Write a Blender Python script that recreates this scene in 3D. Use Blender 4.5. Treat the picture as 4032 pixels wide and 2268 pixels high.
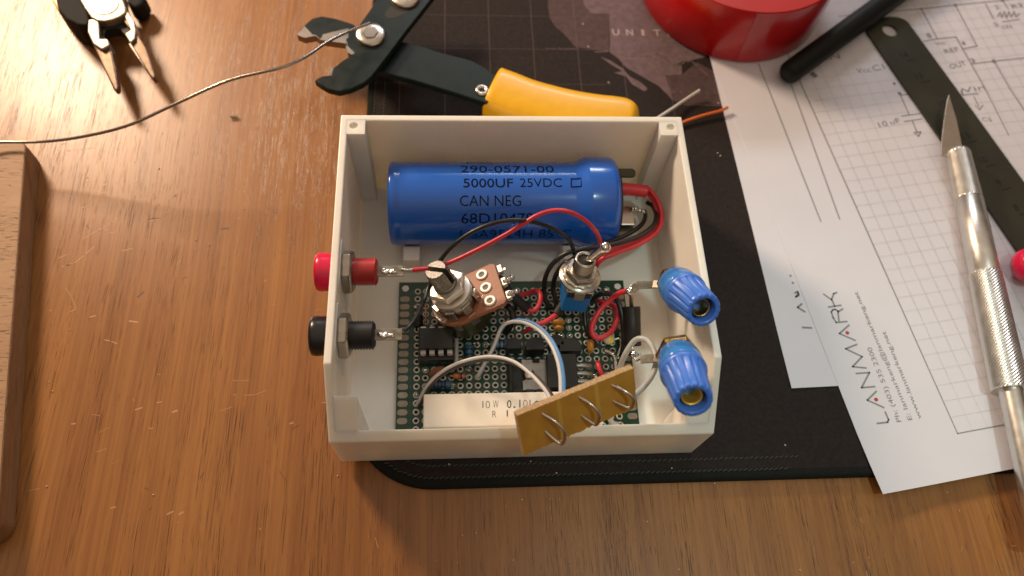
import bpy, bmesh, math, random
from mathutils import Vector, Matrix
random.seed(7)
for o in list(bpy.data.objects): bpy.data.objects.remove(o)
SC = bpy.context.scene
COL = SC.collection
S = 0.001                      # everything below is written in millimetres
PI = math.pi
# ------------------------------------------------------------------ camera
CAM_LOC = Vector((-16.818, -143.670, 217.557))
CAM_ROT = (math.radians(25.9628), math.radians(-3.35199), math.radians(-2.26819))
cam_d = bpy.data.cameras.new('camera'); cam = bpy.data.objects.new('camera', cam_d)
COL.objects.link(cam); SC.camera = cam
cam.location = CAM_LOC * S; cam.rotation_euler = CAM_ROT
cam_d.sensor_fit = 'HORIZONTAL'; cam_d.sensor_width = 36; cam_d.lens = 3028.15 / 4032 * 36
cam_d.clip_start = 0.005; cam_d.clip_end = 20
cam_d.dof.use_dof = True; cam_d.dof.focus_distance = 0.212; cam_d.dof.aperture_fstop = 12
SC.render.resolution_x = 1024; SC.render.resolution_y = 576
# ------------------------------------------------------------------ light
W = bpy.data.worlds.new('World'); SC.world = W; W.use_nodes = True
bg = W.node_tree.nodes['Background']; wn = W.node_tree
wtc = wn.nodes.new('ShaderNodeTexCoord'); wsx = wn.nodes.new('ShaderNodeSeparateXYZ'); wrp = wn.nodes.new('ShaderNodeValToRGB')
wn.links.new(wtc.outputs['Generated'], wsx.inputs[0]); wn.links.new(wsx.outputs['Z'], wrp.inputs['Fac']); wn.links.new(wrp.outputs['Color'], bg.inputs[0])
wrp.color_ramp.elements[0].position = .05; wrp.color_ramp.elements[0].color = (.10, .070, .050, 1)      # dim walls of the room
wrp.color_ramp.elements[1].position = .9; wrp.color_ramp.elements[1].color = (1.0, .78, .59, 1)         # lit ceiling
wrp.color_ramp.elements.new(.45).color = (.30, .22, .165, 1)
bg.inputs[1].default_value = .56

def area(name, loc, target, power, color, size):
    d = bpy.data.lights.new(name, 'AREA'); d.shape = 'DISK'; d.size = size * S
    d.energy = power; d.color = color
    o = bpy.data.objects.new(name, d); COL.objects.link(o)
    o.location = Vector(loc) * S
    o.rotation_euler = (Vector(target) - Vector(loc)).to_track_quat('-Z', 'Y').to_euler()
    return o
def spot(name, loc, target, power, color, angle, blend, size):
    d = bpy.data.lights.new(name, 'SPOT'); d.energy = power; d.color = color
    d.spot_size = math.radians(angle); d.spot_blend = blend; d.shadow_soft_size = size * S
    o = bpy.data.objects.new(name, d); COL.objects.link(o)
    o.location = Vector(loc) * S
    o.rotation_euler = (Vector(target) - Vector(loc)).to_track_quat('-Z', 'Y').to_euler()
    return o
area('desk_lamp', (-341, 320, 283), (-90, 15, 0), 3.25, (1.0, 0.75, 0.53), 105)
r_ = area('room_light_behind', (95, 760, 470), (60, 0, 0), 2.3, (0.95, 0.96, 1.0), 100); r_.data.shape = 'RECTANGLE'; r_.data.size = .34; r_.data.size_y = .09
spot('ceiling_lamp_front', (140, -270, 900), (92, -98, 0), 9.0, (0.74, 1.0, 0.94), 16, 0.95, 30)
SC.view_settings.view_transform = 'Standard'; SC.view_settings.look = 'None'
SC.view_settings.exposure = 0; SC.view_settings.gamma = 1; SC.view_settings.use_curve_mapping = False
SC.render.engine = 'CYCLES'

# ------------------------------------------------------------------ geometry on the photo's rays
from mathutils import Euler
RM = Euler(CAM_ROT, 'XYZ').to_matrix()
def ray(x, y): return (RM @ Vector(((x - 2016) / 3028.15, -(y - 1134) / 3028.15, -1))).normalized()
def A(x, y, z):                # the point at height z seen at photo pixel x, y (4032 wide)
    d = ray(x, y); return CAM_LOC + d * ((z - CAM_LOC.z) / d.z)
def D(x, y, z): return A(x * 1.5652, y * 1.5652, z)
def lean(P, ix, iy, ang):      # axis leaning off the line of sight towards an image direction
    tc = (CAM_LOC - P).normalized(); w = RM @ Vector((ix, -iy, 0)); w = (w - tc * w.dot(tc)).normalized()
    return (tc * math.cos(math.radians(ang)) + w * math.sin(math.radians(ang))).normalized()
def frame(P, axis, ix, iy):    # matrix whose Z is axis and whose X points to image direction ix, iy
    w = RM @ Vector((ix, -iy, 0)); n = (P - CAM_LOC).cross(w); v = n.cross(axis).normalized()
    if v.dot(w) < 0: v = -v
    y = axis.cross(v)
    return Matrix(((v.x, y.x, axis.x, P.x), (v.y, y.y, axis.y, P.y), (v.z, y.z, axis.z, P.z), (0, 0, 0, 1)))
def along(a, b, up=(0, 0, 1)): # matrix whose Z runs from a to b, origin a
    a, b = Vector(a), Vector(b); z = (b - a).normalized(); u = Vector(up)
    if abs(u.dot(z)) > 0.99: u = Vector((0, 1, 0))
    x = u.cross(z).normalized(); y = z.cross(x)
    return Matrix(((x.x, y.x, z.x, a.x), (x.y, y.y, z.y, a.y), (x.z, y.z, z.z, a.z), (0, 0, 0, 1)))

class MB:
    def __init__(s): s.v = []; s.f = []; s.m = []; s.sm = []
    def add(s, vs, fs, T=None, mi=0, sm=False):
        b = len(s.v)
        for p in vs:
            p = Vector(p); s.v.append(T @ p if T else p)
        for f in fs: s.f.append([b + i for i in f]); s.m.append(mi); s.sm.append(sm)
        return s
    def box(s, x0, x1, y0, y1, z0, z1, T=None, mi=0):
        vs = [(x, y, z) for z in (z0, z1) for y in (y0, y1) for x in (x0, x1)]
        return s.add(vs, [(0, 2, 3, 1), (4, 5, 7, 6), (0, 1, 5, 4), (2, 6, 7, 3), (0, 4, 6, 2), (1, 3, 7, 5)], T, mi)
    def lathe(s, prof, n=32, T=None, mi=0, caps=True, sm=True, rf=None):
        vs = []; fs = []
        for k, (r, z) in enumerate(prof):
            for i in range(n):
                a = 2 * PI * i / n; q = rf(a, z, r) if rf else r
                vs.append((q * math.cos(a), q * math.sin(a), z))
        for k in range(len(prof) - 1):
            for i in range(n):
                j = (i + 1) % n; fs.append((k * n + i, k * n + j, (k + 1) * n + j, (k + 1) * n + i))
        s.add(vs, fs, T, mi, sm)
        if caps:
            b = len(vs)
            s.add(vs[:n], [tuple(reversed(range(n)))], T, mi); s.add(vs[-n:], [tuple(range(n))], T, mi)
        return s
    def ngon(s, nside, r, z0, z1, T=None, mi=0, hole=0, rot=0):
        ch = r * 0.08; vs = []; p = [(r - ch * 1.2, z0), (r, z0 + ch), (r, z1 - ch), (r - ch * 1.2, z1)]
        return s.lathe(p, nside, (T if T else Matrix()) @ Matrix.Rotation(rot, 4, 'Z'), mi, True, False)
    def tube(s, pts, r, n=10, T=None, mi=0, res=6, smooth=True, rfun=None, raw=False):
        P = [Vector(p) for p in pts]
        C = P if (raw or len(P) < 3) else curve(P, res)
        t = None; u = None; rings = []
        for i, p in enumerate(C):
            d = (C[min(i + 1, len(C) - 1)] - C[max(i - 1, 0)]).normalized()
            if u is None:
                u = d.orthogonal().normalized()
            else:
                u = (u - d * u.dot(d))
                u = u.normalized() if u.length > 1e-6 else d.orthogonal().normalized()
            w = d.cross(u); rr = rfun(i / (len(C) - 1)) if rfun else r
            rings.append([p + (u * math.cos(2 * PI * k / n) + w * math.sin(2 * PI * k / n)) * rr for k in range(n)])
        vs = [q for g in rings for q in g]; fs = []
        for i in range(len(rings) - 1):
            for k in range(n):
                j = (k + 1) % n; fs.append((i * n + k, i * n + j, (i + 1) * n + j, (i + 1) * n + k))
        s.add(vs, fs, T, mi, True)
        s.add(rings[0], [tuple(reversed(range(n)))], T, mi); s.add(rings[-1], [tuple(range(n))], T, mi)
        return s
    def prism(s, poly, z0, z1, T=None, mi=0):
        n = len(poly); vs = [(x, y, z0) for x, y in poly] + [(x, y, z1) for x, y in poly]
        ar = sum(poly[i][0] * poly[(i + 1) % n][1] - poly[(i + 1) % n][0] * poly[i][1] for i in range(n))
        fs = [tuple(reversed(range(n))), tuple(range(n, 2 * n))] + [(i, (i + 1) % n, n + (i + 1) % n, n + i) for i in range(n)]
        if ar < 0: fs = [tuple(reversed(f)) for f in fs]
        return s.add(vs, fs, T, mi)
    def flat(s, poly, z, T=None, mi=0):
        ar = sum(poly[i][0] * poly[(i + 1) % len(poly)][1] - poly[(i + 1) % len(poly)][0] * poly[i][1] for i in range(len(poly)))
        f = list(range(len(poly)))
        return s.add([(x, y, z) for x, y in poly], [f if ar > 0 else f[::-1]], T, mi)
    def ring(s, cx, cy, z, ri, ro, n=12, T=None, mi=0):
        vs = [(cx + r * math.cos(2 * PI * k / n), cy + r * math.sin(2 * PI * k / n), z) for r in (ri, ro) for k in range(n)]
        return s.add(vs, [(k, n + k, n + (k + 1) % n, (k + 1) % n) for k in range(n)], T, mi)
    def disc(s, cx, cy, z, r, n=12, T=None, mi=0):
        return s.add([(cx + r * math.cos(2 * PI * k / n), cy + r * math.sin(2 * PI * k / n), z) for k in range(n)], [tuple(range(n))], T, mi)
    def ball(s, c, r, n=12, m=8, T=None, mi=0, sq=(1, 1, 1), jit=0):
        vs = []; fs = []; c = Vector(c)
        for i in range(m + 1):
            t = PI * i / m
            for k in range(n):
                a = 2 * PI * k / n; q = r * (1 + (random.random() - .5) * jit)
                vs.append(c + Vector((q * math.sin(t) * math.cos(a) * sq[0], q * math.sin(t) * math.sin(a) * sq[1], -q * math.cos(t) * sq[2])))
        for i in range(m):
            for k in range(n):
                j = (k + 1) % n; fs.append((i * n + k, i * n + j, (i + 1) * n + j, (i + 1) * n + k))
        return s.add(vs, fs, T, mi, True)
    def line(s, pts, w, z=0, T=None, mi=0):     # flat printed stroke through 2D points
        for a, b in zip(pts[:-1], pts[1:]):
            a = Vector((a[0], a[1])); b = Vector((b[0], b[1])); d = b - a
            if d.length < 1e-6: continue
            d.normalize(); n = Vector((-d.y, d.x)) * w / 2; e = d * w * .4
            q = [a - e + n, a - e - n, b + e - n, b + e + n]
            s.add([(p.x, p.y, z) for p in q], [(0, 1, 2, 3)], T, mi)
        return s
    def build(s, name, mats, parent=None, bevel=0, seg=2, loc=None):
        me = bpy.data.meshes.new(name)
        off = Vector((0, 0, 0))
        if loc is not None: off = Vector(loc)
        if parent is not None: off = Vector(parent.get('_o', (0, 0, 0)))
        me.from_pydata([(p - off) * S for p in s.v], [], s.f)
        if not isinstance(mats, (list, tuple)): mats = [mats]
        for m in mats: me.materials.append(m)
        for p, mi, sm in zip(me.polygons, s.m, s.sm): p.material_index = mi; p.use_smooth = sm
        me.update()
        o = bpy.data.objects.new(name, me); COL.objects.link(o)
        if parent is not None: o.parent = parent; o['_o'] = tuple(off)
        elif loc is not None: o.location = off * S; o['_o'] = tuple(off)
        if bevel:
            b = o.modifiers.new('bevel', 'BEVEL'); b.width = bevel * S; b.segments = seg; b.limit_method = 'ANGLE'
            b.angle_limit = math.radians(35)
        return o
def curve(P, res):
    out = []
    for i in range(len(P) - 1):
        p0 = P[i - 1] if i else P[0] * 2 - P[1]; p1 = P[i]; p2 = P[i + 1]
        p3 = P[i + 2] if i + 2 < len(P) else P[-1] * 2 - P[-2]
        for k in range(res):
            t = k / res
            out.append(0.5 * ((2 * p1) + (p2 - p0) * t + (2 * p0 - 5 * p1 + 4 * p2 - p3) * t * t + (3 * p1 - p0 - 3 * p2 + p3) * t ** 3))
    out.append(P[-1]); return out
def tag(o, label, cat, group=None):
    o['label'] = label; o['category'] = cat
    if group: o['group'] = group
    return o
def thing(name, loc, label, cat, group=None):
    o = bpy.data.objects.new(name, None); COL.objects.link(o); o.empty_display_size = .005
    o.location = Vector(loc) * S; o['_o'] = tuple(loc); return tag(o, label, cat, group)
_tc = {}
def glyphs(s, weight=0.0):                     # text as faces in the unit square
    k = (s, weight)
    if k in _tc: return _tc[k]
    c = bpy.data.curves.new('t', 'FONT'); c.body = s; c.size = 1; c.resolution_u = 3; c.offset = weight; c.fill_mode = 'FRONT'
    o = bpy.data.objects.new('t', c); COL.objects.link(o)
    dg = bpy.context.evaluated_depsgraph_get(); me = bpy.data.meshes.new_from_object(o.evaluated_get(dg))
    vs = [tuple(v.co) for v in me.vertices]; fs = [tuple(p.vertices) for p in me.polygons]
    bpy.data.objects.remove(o); bpy.data.curves.remove(c); bpy.data.meshes.remove(me)
    x0 = min(v[0] for v in vs); x1 = max(v[0] for v in vs); y0 = min(v[1] for v in vs); y1 = max(v[1] for v in vs)
    r = ([((v[0] - x0) / (x1 - x0), (v[1] - y0) / (y1 - y0)) for v in vs], fs); _tc[k] = r; return r
def text_quad(mb, s, BL, BR, TR, TL, lift=Vector((0, 0, .06)), weight=0.0, mi=0):
    vs, fs = glyphs(s, weight); BL, BR, TR, TL = map(Vector, (BL, BR, TR, TL))
    mb.add([(BL * (1 - u) + BR * u) * (1 - v) + (TL * (1 - u) + TR * u) * v + lift for u, v in vs], fs, None, mi)

# ------------------------------------------------------------------ materials
MATS = {}
def mat(name, col, rough=.5, metal=0., spec=.5, var=0., vscale=300, bump=0., bscale=800, bdist=.0002, coat=0., sss=0., rvar=0., trans=0., layers=False):
    m = bpy.data.materials.new(name); m.use_nodes = True; nt = m.node_tree; b = nt.nodes['Principled BSDF']
    b.inputs['Base Color'].default_value = (*col, 1); b.inputs['Roughness'].default_value = rough
    b.inputs['Metallic'].default_value = metal; b.inputs['Specular IOR Level'].default_value = spec
    if coat: b.inputs['Coat Weight'].default_value = coat; b.inputs['Coat Roughness'].default_value = .08
    if sss:
        b.inputs['Subsurface Weight'].default_value = sss; b.inputs['Subsurface Radius'].default_value = (1, .8, .55); b.inputs['Subsurface Scale'].default_value = .0028
    if trans: b.inputs['Transmission Weight'].default_value = trans
    if var or bump or rvar:
        tc = nt.nodes.new('ShaderNodeTexCoord')
        if var or rvar:
            n = nt.nodes.new('ShaderNodeTexNoise'); n.inputs['Scale'].default_value = vscale; n.inputs['Detail'].default_value = 5
            nt.links.new(tc.outputs['Object'], n.inputs['Vector'])
        if var:
            r = nt.nodes.new('ShaderNodeValToRGB'); r.color_ramp.elements[0].position = .3; r.color_ramp.elements[1].position = .72
            r.color_ramp.elements[0].color = (*[c * (1 - var) for c in col], 1); r.color_ramp.elements[1].color = (*[min(1, c * (1 + var)) for c in col], 1)
            nt.links.new(n.outputs['Fac'], r.inputs['Fac']); nt.links.new(r.outputs['Color'], b.inputs['Base Color'])
        if rvar:
            mr = nt.nodes.new('ShaderNodeMapRange'); mr.inputs['From Min'].default_value = .3; mr.inputs['From Max'].default_value = .7
            mr.inputs['To Min'].default_value = max(0, rough - rvar); mr.inputs['To Max'].default_value = min(1, rough + rvar)
            nt.links.new(n.outputs['Fac'], mr.inputs['Value']); nt.links.new(mr.outputs['Result'], b.inputs['Roughness'])
        if bump:
            n2 = nt.nodes.new('ShaderNodeTexNoise'); n2.inputs['Scale'].default_value = bscale; n2.inputs['Detail'].default_value = 4
            if layers:
                lm = nt.nodes.new('ShaderNodeMapping'); lm.inputs['Scale'].default_value = (.02, .02, 1); nt.links.new(tc.outputs['Object'], lm.inputs['Vector']); nt.links.new(lm.outputs['Vector'], n2.inputs['Vector'])
            else: nt.links.new(tc.outputs['Object'], n2.inputs['Vector'])
            bp = nt.nodes.new('ShaderNodeBump'); bp.inputs['Strength'].default_value = bump; bp.inputs['Distance'].default_value = bdist
            nt.links.new(n2.outputs['Fac'], bp.inputs['Height']); nt.links.new(bp.outputs['Normal'], b.inputs['Normal'])
    MATS[name] = m; return m
def wood(name, light, dark, pore, fine, length, pores=.5, rough=.38, axis=1, coat=.0, lo=.62, hi=.72):
    m = bpy.data.materials.new(name); m.use_nodes = True; nt = m.node_tree; b = nt.nodes['Principled BSDF']; L = nt.links.new
    tc = nt.nodes.new('ShaderNodeTexCoord')
    wob = nt.nodes.new('ShaderNodeTexNoise'); wob.inputs['Scale'].default_value = 9; L(tc.outputs['Object'], wob.inputs['Vector'])
    wsub = nt.nodes.new('ShaderNodeVectorMath'); wsub.operation = 'SCALE'; wsub.inputs['Scale'].default_value = .005; L(wob.outputs['Color'], wsub.inputs[0])
    wadd = nt.nodes.new('ShaderNodeVectorMath'); L(tc.outputs['Object'], wadd.inputs[0]); L(wsub.outputs['Vector'], wadd.inputs[1])
    def stretched(f, l, detail, dist=0):
        mp = nt.nodes.new('ShaderNodeMapping'); sc = [f, f, f]; sc[axis] = l; mp.inputs['Scale'].default_value = sc
        L(wadd.outputs['Vector'], mp.inputs['Vector'])
        n = nt.nodes.new('ShaderNodeTexNoise'); n.inputs['Scale'].default_value = 1; n.inputs['Detail'].default_value = detail; n.inputs['Distortion'].default_value = dist
        n.inputs['Roughness'].default_value = .6
        L(mp.outputs['Vector'], n.inputs['Vector']); return n
    n1 = stretched(fine, length, 6); n3 = stretched(fine * .12, length * .5, 3)
    mx = nt.nodes.new('ShaderNodeMix'); mx.data_type = 'FLOAT'; mx.inputs[0].default_value = .45; L(n1.outputs['Fac'], mx.inputs[2]); L(n3.outputs['Fac'], mx.inputs[3])
    r = nt.nodes.new('ShaderNodeValToRGB'); r.color_ramp.elements[0].position = .36; r.color_ramp.elements[1].position = .64
    r.color_ramp.elements[0].color = (*dark, 1); r.color_ramp.elements[1].color = (*light, 1); L(mx.outputs[0], r.inputs['Fac'])
    n2 = stretched(fine * 4.6, length * 5.5, 3); big = stretched(fine * .2, length * .5, 1)
    ad = nt.nodes.new('ShaderNodeMath'); ad.operation = 'MULTIPLY_ADD'; ad.inputs[1].default_value = .28; L(big.outputs['Fac'], ad.inputs[0]); L(n2.outputs['Fac'], ad.inputs[2])
    pr = nt.nodes.new('ShaderNodeMapRange'); pr.inputs['From Min'].default_value = lo + .14; pr.inputs['From Max'].default_value = hi + .14; L(ad.outputs[0], pr.inputs['Value'])
    pm = nt.nodes.new('ShaderNodeMath'); pm.operation = 'MULTIPLY'; pm.inputs[1].default_value = pores; L(pr.outputs['Result'], pm.inputs[0])
    mc = nt.nodes.new('ShaderNodeMix'); mc.data_type = 'RGBA'; L(pm.outputs[0], mc.inputs[0]); L(r.outputs['Color'], mc.inputs[6]); mc.inputs[7].default_value = (*pore, 1)
    L(mc.outputs[2], b.inputs['Base Color'])
    rr = nt.nodes.new('ShaderNodeMapRange'); rr.inputs['To Min'].default_value = rough - .07; rr.inputs['To Max'].default_value = rough + .12; L(wob.outputs['Fac'], rr.inputs['Value']); L(rr.outputs['Result'], b.inputs['Roughness'])
    bp = nt.nodes.new('ShaderNodeBump'); bp.inputs['Strength'].default_value = .3; bp.inputs['Distance'].default_value = .00008
    sb = nt.nodes.new('ShaderNodeMath'); sb.operation = 'SUBTRACT'; L(n1.outputs['Fac'], sb.inputs[0]); L(pm.outputs[0], sb.inputs[1])
    L(sb.outputs[0], bp.inputs['Height']); L(bp.outputs['Normal'], b.inputs['Normal'])
    if coat: b.inputs['Coat Weight'].default_value = coat; b.inputs['Coat Roughness'].default_value = .2
    return m
m_desk = wood('desk_wood', (.345, .148, .038), (.222, .083, .020), (.045, .014, .004), 1100, 13, .80, .315, lo=.60, hi=.67)
m_block = wood('block_wood', (.40, .235, .125), (.31, .175, .09), (.09, .045, .022), 600, 40, 1.0, .6, axis=0, lo=.59, hi=.64)
m_edge = wood('block_edge_wood', (.30, .17, .085), (.19, .10, .045), (.05, .02, .01), 700, 20, .8, .6, axis=1)
m_box = mat('white_printed_plastic', (.88, .845, .765), .40, var=.03, vscale=90, rvar=.08, bump=.12, bscale=2500, bdist=.0001, sss=.5, layers=True)
m_mat = mat('mat_cloth', (.022, .0155, .0140), .85, var=.25, vscale=900, bump=.6, bscale=6000, bdist=.0002, spec=.25)
m_edgecloth = mat('mat_edge_cloth', (.013, .014, .012), .9, var=.3, vscale=2500, bump=.8, bscale=5000, bdist=.0003, spec=.2)
m_stitch = mat('stitch_thread', (.065, .075, .065), .85, spec=.2)
m_land = mat('map_ink_light', (.150, .105, .115), .85, var=.18, vscale=500, spec=.2)
m_land2 = mat('map_ink_mid', (.085, .056, .056), .85, var=.18, vscale=500, spec=.2)
m_line = mat('map_ink_line', (.15, .105, .105), .85, spec=.2)
m_letter = mat('map_lettering', (.40, .33, .32), .85, spec=.2)
m_blue = mat('blue_sleeve', (.006, .112, .56), .22, var=.06, vscale=90, spec=.6, coat=.3, rvar=.05)
m_ink = mat('black_print', (.004, .008, .025), .7, spec=.08)
m_red = mat('red_plastic', (.68, .010, .065), .25, coat=.2, var=.05)
m_redthread = mat('red_thread_plastic', (.42, .02, .022), .38, var=.08)
m_black = mat('black_plastic', (.011, .011, .012), .28, var=.2, coat=.1)
m_blackmat = mat('black_moulding', (.008, .0075, .007), .5, var=.3)
m_nickel = mat('nickel', (.46, .42, .36), .34, 1., var=.12, vscale=500, bump=.15, bscale=1500, rvar=.1)
m_bright = mat('bright_zinc', (.74, .68, .59), .5, .85, var=.1, vscale=400, rvar=.12, bump=.1)
m_tin = mat('tinned_metal', (.58, .53, .46), .3, 1., var=.06, vscale=300, rvar=.06)
m_solder = mat('solder', (.72, .70, .66), .16, 1., bump=.5, bscale=1800, bdist=.0003)
m_pad = mat('tinned_pad', (.58, .55, .49), .40, .5, var=.15, vscale=700)
m_brass = mat('brass', (.62, .40, .13), .25, 1., var=.15, vscale=600, rvar=.08)
m_litgold = mat('lit_sleeve_gold', (.98, .64, .12), .42, .85)  # brighter copy of the sleeve brass; light falling into the socket painted in
m_casing = mat('worn_grey_casing', (.33, .30, .25), .36, 1., var=.25, vscale=700, rvar=.1, bump=.1)
m_rubber = mat('rubber_grip', (.012, .011, .010), .75, spec=.2)
m_pin = mat('chip_pin', (.66, .63, .60), .5, .3)
m_epad = mat('edge_pad_metal', (.33, .285, .23), .5, .7, var=.15, vscale=500)
m_olive = mat('dull_olive_metal', (.10, .092, .065), .5, .3)
m_shaft = mat('dark_worn_shaft', (.30, .28, .24), .42, .9, var=.3, vscale=900, rvar=.1)
m_lug = mat('tarnished_lug', (.27, .245, .20), .42, 1., var=.2, vscale=600, rvar=.1)
m_tip = mat('scored_shaft_tip', (.52, .48, .43), .6, .5, var=.35, vscale=2500, bump=.6, bscale=2500, bdist=.0004)
m_canbrass = mat('olive_plated_can', (.26, .24, .13), .38, 1., var=.2, vscale=500)
m_pcb = mat('green_solder_mask', (.003, .048, .025), .32, var=.2, vscale=220, coat=.2)
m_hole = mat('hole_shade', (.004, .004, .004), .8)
m_silk = mat('board_legend', (.035, .14, .085), .6)
m_phen = mat('brown_phenolic', (.30, .105, .048), .5, var=.12, vscale=700)
m_cream = mat('cement_body', (.88, .81, .70), .55, var=.05, vscale=150, bump=.2, bscale=900)
m_label = mat('paper_sticker', (.78, .78, .74), .7)
m_amber = mat('amber_dip', (.46, .20, .025), .3, coat=.3, var=.1)
m_resblue = mat('resistor_blue', (.02, .13, .22), .35, coat=.2)
m_band = mat('resistor_bands', (.012, .018, .06), .4)
m_palebl = mat('resistor_pale_blue', (.16, .22, .36), .4)
m_orange = mat('orange_glass', (.55, .14, .03), .2, coat=.4)
m_ceram = mat('brown_disc', (.22, .072, .025), .55, var=.1)
m_yellow = mat('yellow_band', (.85, .62, .02), .35)
m_pale = mat('pale_bead', (.68, .60, .45), .35)
m_heat = mat('olive_anodised', (.028, .028, .024), .45, .5, var=.15, vscale=500)
m_tab = mat('grey_tab', (.36, .34, .31), .42, .9, var=.12, vscale=600)
m_wred = mat('red_insulation', (.62, .035, .050), .36, var=.06)
m_wblk = mat('black_insulation', (.012, .012, .012), .34)
m_wwhite = mat('white_insulation', (.58, .56, .53), .45)
m_wgrey = mat('grey_insulation', (.45, .45, .42), .4)
m_wblue = mat('blue_insulation', (.10, .25, .50), .36)
m_wbrown = mat('dark_grey_insulation', (.055, .042, .034), .38)
m_worange = mat('orange_insulation', (.72, .15, .022), .4)
m_shrink = mat('black_shrink', (.010, .010, .010), .62)
m_bpost = mat('royal_blue_plastic', (.060, .19, .68), .33, var=.05, coat=.05)
m_bring = mat('pale_blue_plastic', (.045, .22, .60), .2, coat=.3)
m_tan = mat('tan_board', (.52, .26, .038), .42, var=.10, vscale=250, coat=.1)
m_tanedge = mat('tan_board_edge', (.44, .29, .15), .8, var=.3, vscale=1800, bump=.8, bscale=2500, bdist=.0004)
m_copper = mat('copper', (.75, .38, .22), .3, 1.)
m_paper = mat('white_paper', (.69, .685, .745), .75, var=.02, vscale=60, spec=.25)
m_inkgrey = mat('grey_print', (.24, .25, .26), .7)
m_grid = mat('faint_grid_print', (.63, .62, .675), .75, spec=.25)
m_pencil = mat('pencil', (.20, .20, .22), .6)
m_reddot = mat('red_print', (.50, .04, .04), .6)
m_green = mat('dark_green_paint', (.006, .013, .012), .42, spec=.22, var=.06, vscale=250, coat=.0, rvar=.08)
m_steel = mat('ground_steel', (.27, .24, .21), .40, 1., var=.06, vscale=200, rvar=.05)
m_polish = mat('polished_head', (.40, .35, .28), .50, .9, var=.06, vscale=200, rvar=.06)
m_jaw = mat('jaw_steel', (.13, .085, .055), .42, .7, var=.25, vscale=500)
m_dark = mat('dark_recess', (.03, .026, .02), .6, .5)
m_grip = mat('yellow_vinyl', (.80, .43, .004), .38, var=.04, coat=.1)
m_tape = mat('red_tape', (.52, .005, .006), .28, var=.05, coat=.2)
m_tapetop = mat('red_tape_side', (.46, .03, .03), .35, var=.05, vscale=100, bump=.1, bscale=300)
m_pen = mat('pen_barrel', (.005, .007, .006), .5, spec=.25)
m_rule = mat('dark_steel_rule', (.066, .067, .052), .42, .7, var=.15, vscale=60)  # steel darkened: its dark reflection is put into the colour
m_engr = mat('engraving', (.006, .005, .004), .7)
m_alu = mat('aluminium', (.66, .635, .59), .36, 1., var=.05, vscale=300, rvar=.05)
m_blade = mat('knife_blade', (.52, .45, .38), .42, 1., var=.08)
m_crumb = mat('crumbs', (.72, .60, .46), .7)
m_nick = mat('worn_varnish', (.47, .235, .095), .45)
m_dent = mat('dented_wood', (.13, .055, .022), .5)
# ------------------------------------------------------------------ desk and mat
ZD = -3.0
desk = MB().box(-330, 330, -260, 330, ZD - 22, ZD).build('desk', m_desk); desk['kind'] = 'structure'
mb = MB(); md = MB()
def Z4(x, y): p = A(x / 1.917, 500 + y / 1.917, ZD); return (p.x, p.y)
def Z6(x, y): p = A(x / 1.4315, 1256 + y / 1.4315, ZD); return (p.x, p.y)
def Z7(x, y): p = A(1200 + x / 1.917, 1500 + y / 1.917, ZD); return (p.x, p.y)
def Z8(x, y): p = A(2500 + x / 1.681, 1500 + y / 1.681, ZD); return (p.x, p.y)
for pts, w in [([(625, 845), (740, 785), (840, 725), (930, 665)], .22), ([(470, 1055), (560, 1030), (640, 965), (710, 905)], .3), ([(480, 1048), (545, 1038)], .2),
               ([(620, 610), (665, 595)], .3), ([(730, 520), (790, 490)], .25), ([(1010, 412), (1042, 396)], .45), ([(780, 440), (805, 432)], .45), ([(405, 212), (450, 195), (520, 180), (620, 168), (720, 155)], .25),
               ([(495, 1215), (540, 1280), (575, 1370)], .15), ([(530, 1395), (575, 1375)], .25), ([(920, 935), (1000, 918)], .3), ([(440, 990), (510, 962)], .25), ([(1240, 655), (1290, 625)], .2), ([(680, 1435), (720, 1425)], .4),
               ([(1130, 708), (1170, 704), (1208, 698)], .35), ([(700, 800), (770, 760), (805, 780)], .2)]:
    mb.line([Z4(*p) for p in pts], w, ZD + .03)
for pts, w in [([(1310, 345), (1350, 350), (1405, 345)], .15), ([(1375, 430), (1440, 427), (1500, 402)], .18), ([(765, 512), (800, 500)], .45), ([(975, 525), (997, 517)], .6), ([(945, 1100), (975, 1085)], .5),
               ([(1010, 1101), (1030, 1090)], .6), ([(625, 1066), (650, 1060)], .4), ([(590, 118), (625, 125), (660, 140)], .3), ([(545, 750), (600, 732)], .2), ([(1240, 520), (1310, 495)], .18), ([(730, 12), (775, 18)], .5),
               ([(885, 472), (910, 468)], .35), ([(1635, 590), (1650, 585)], .5), ([(840, 615), (862, 617)], .3), ([(560, 640), (620, 610)], .15), ([(1815, 472), (1840, 470)], .3), ([(405, 592), (425, 590)], .4)]:
    mb.line([Z6(*p) for p in pts], w, ZD + .03)
rnd = random.Random(3)
for _ in range(80):
    x = rnd.uniform(-190, -55); y = rnd.uniform(-130, 90); a = rnd.gauss(.5, .7); l = rnd.expovariate(1 / 1.3) + .3
    (mb if rnd.random() < .68 else md).line([(x, y), (x + l * math.cos(a), y + l * math.sin(a))], rnd.uniform(.10, .26), ZD + .03 + rnd.random() * .004)
for _ in range(40):
    x = rnd.uniform(-50, 150); y = rnd.uniform(-135, -104); a = rnd.gauss(1.4, .9); l = rnd.expovariate(1 / .7) + .2
    (mb if rnd.random() < .8 else md).line([(x, y), (x + l * math.cos(a), y + l * math.sin(a))], rnd.uniform(.10, .24), ZD + .03 + rnd.random() * .004)
for pts, w in [([(1122, 700), (1165, 688), (1210, 692)], .3), ([(1040, 1282), (1082, 1245)], .55), ([(1675, 768), (1722, 764)], .6), ([(655, 740), (668, 765)], .4), ([(1315, 525), (1328, 515)], .5)]:
    md.line([Z4(*p) for p in pts], w, ZD + .045)
mb.build('scratch_marks', m_nick, desk); md.build('dent_marks', m_dent, desk)
mb = MB()
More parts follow.
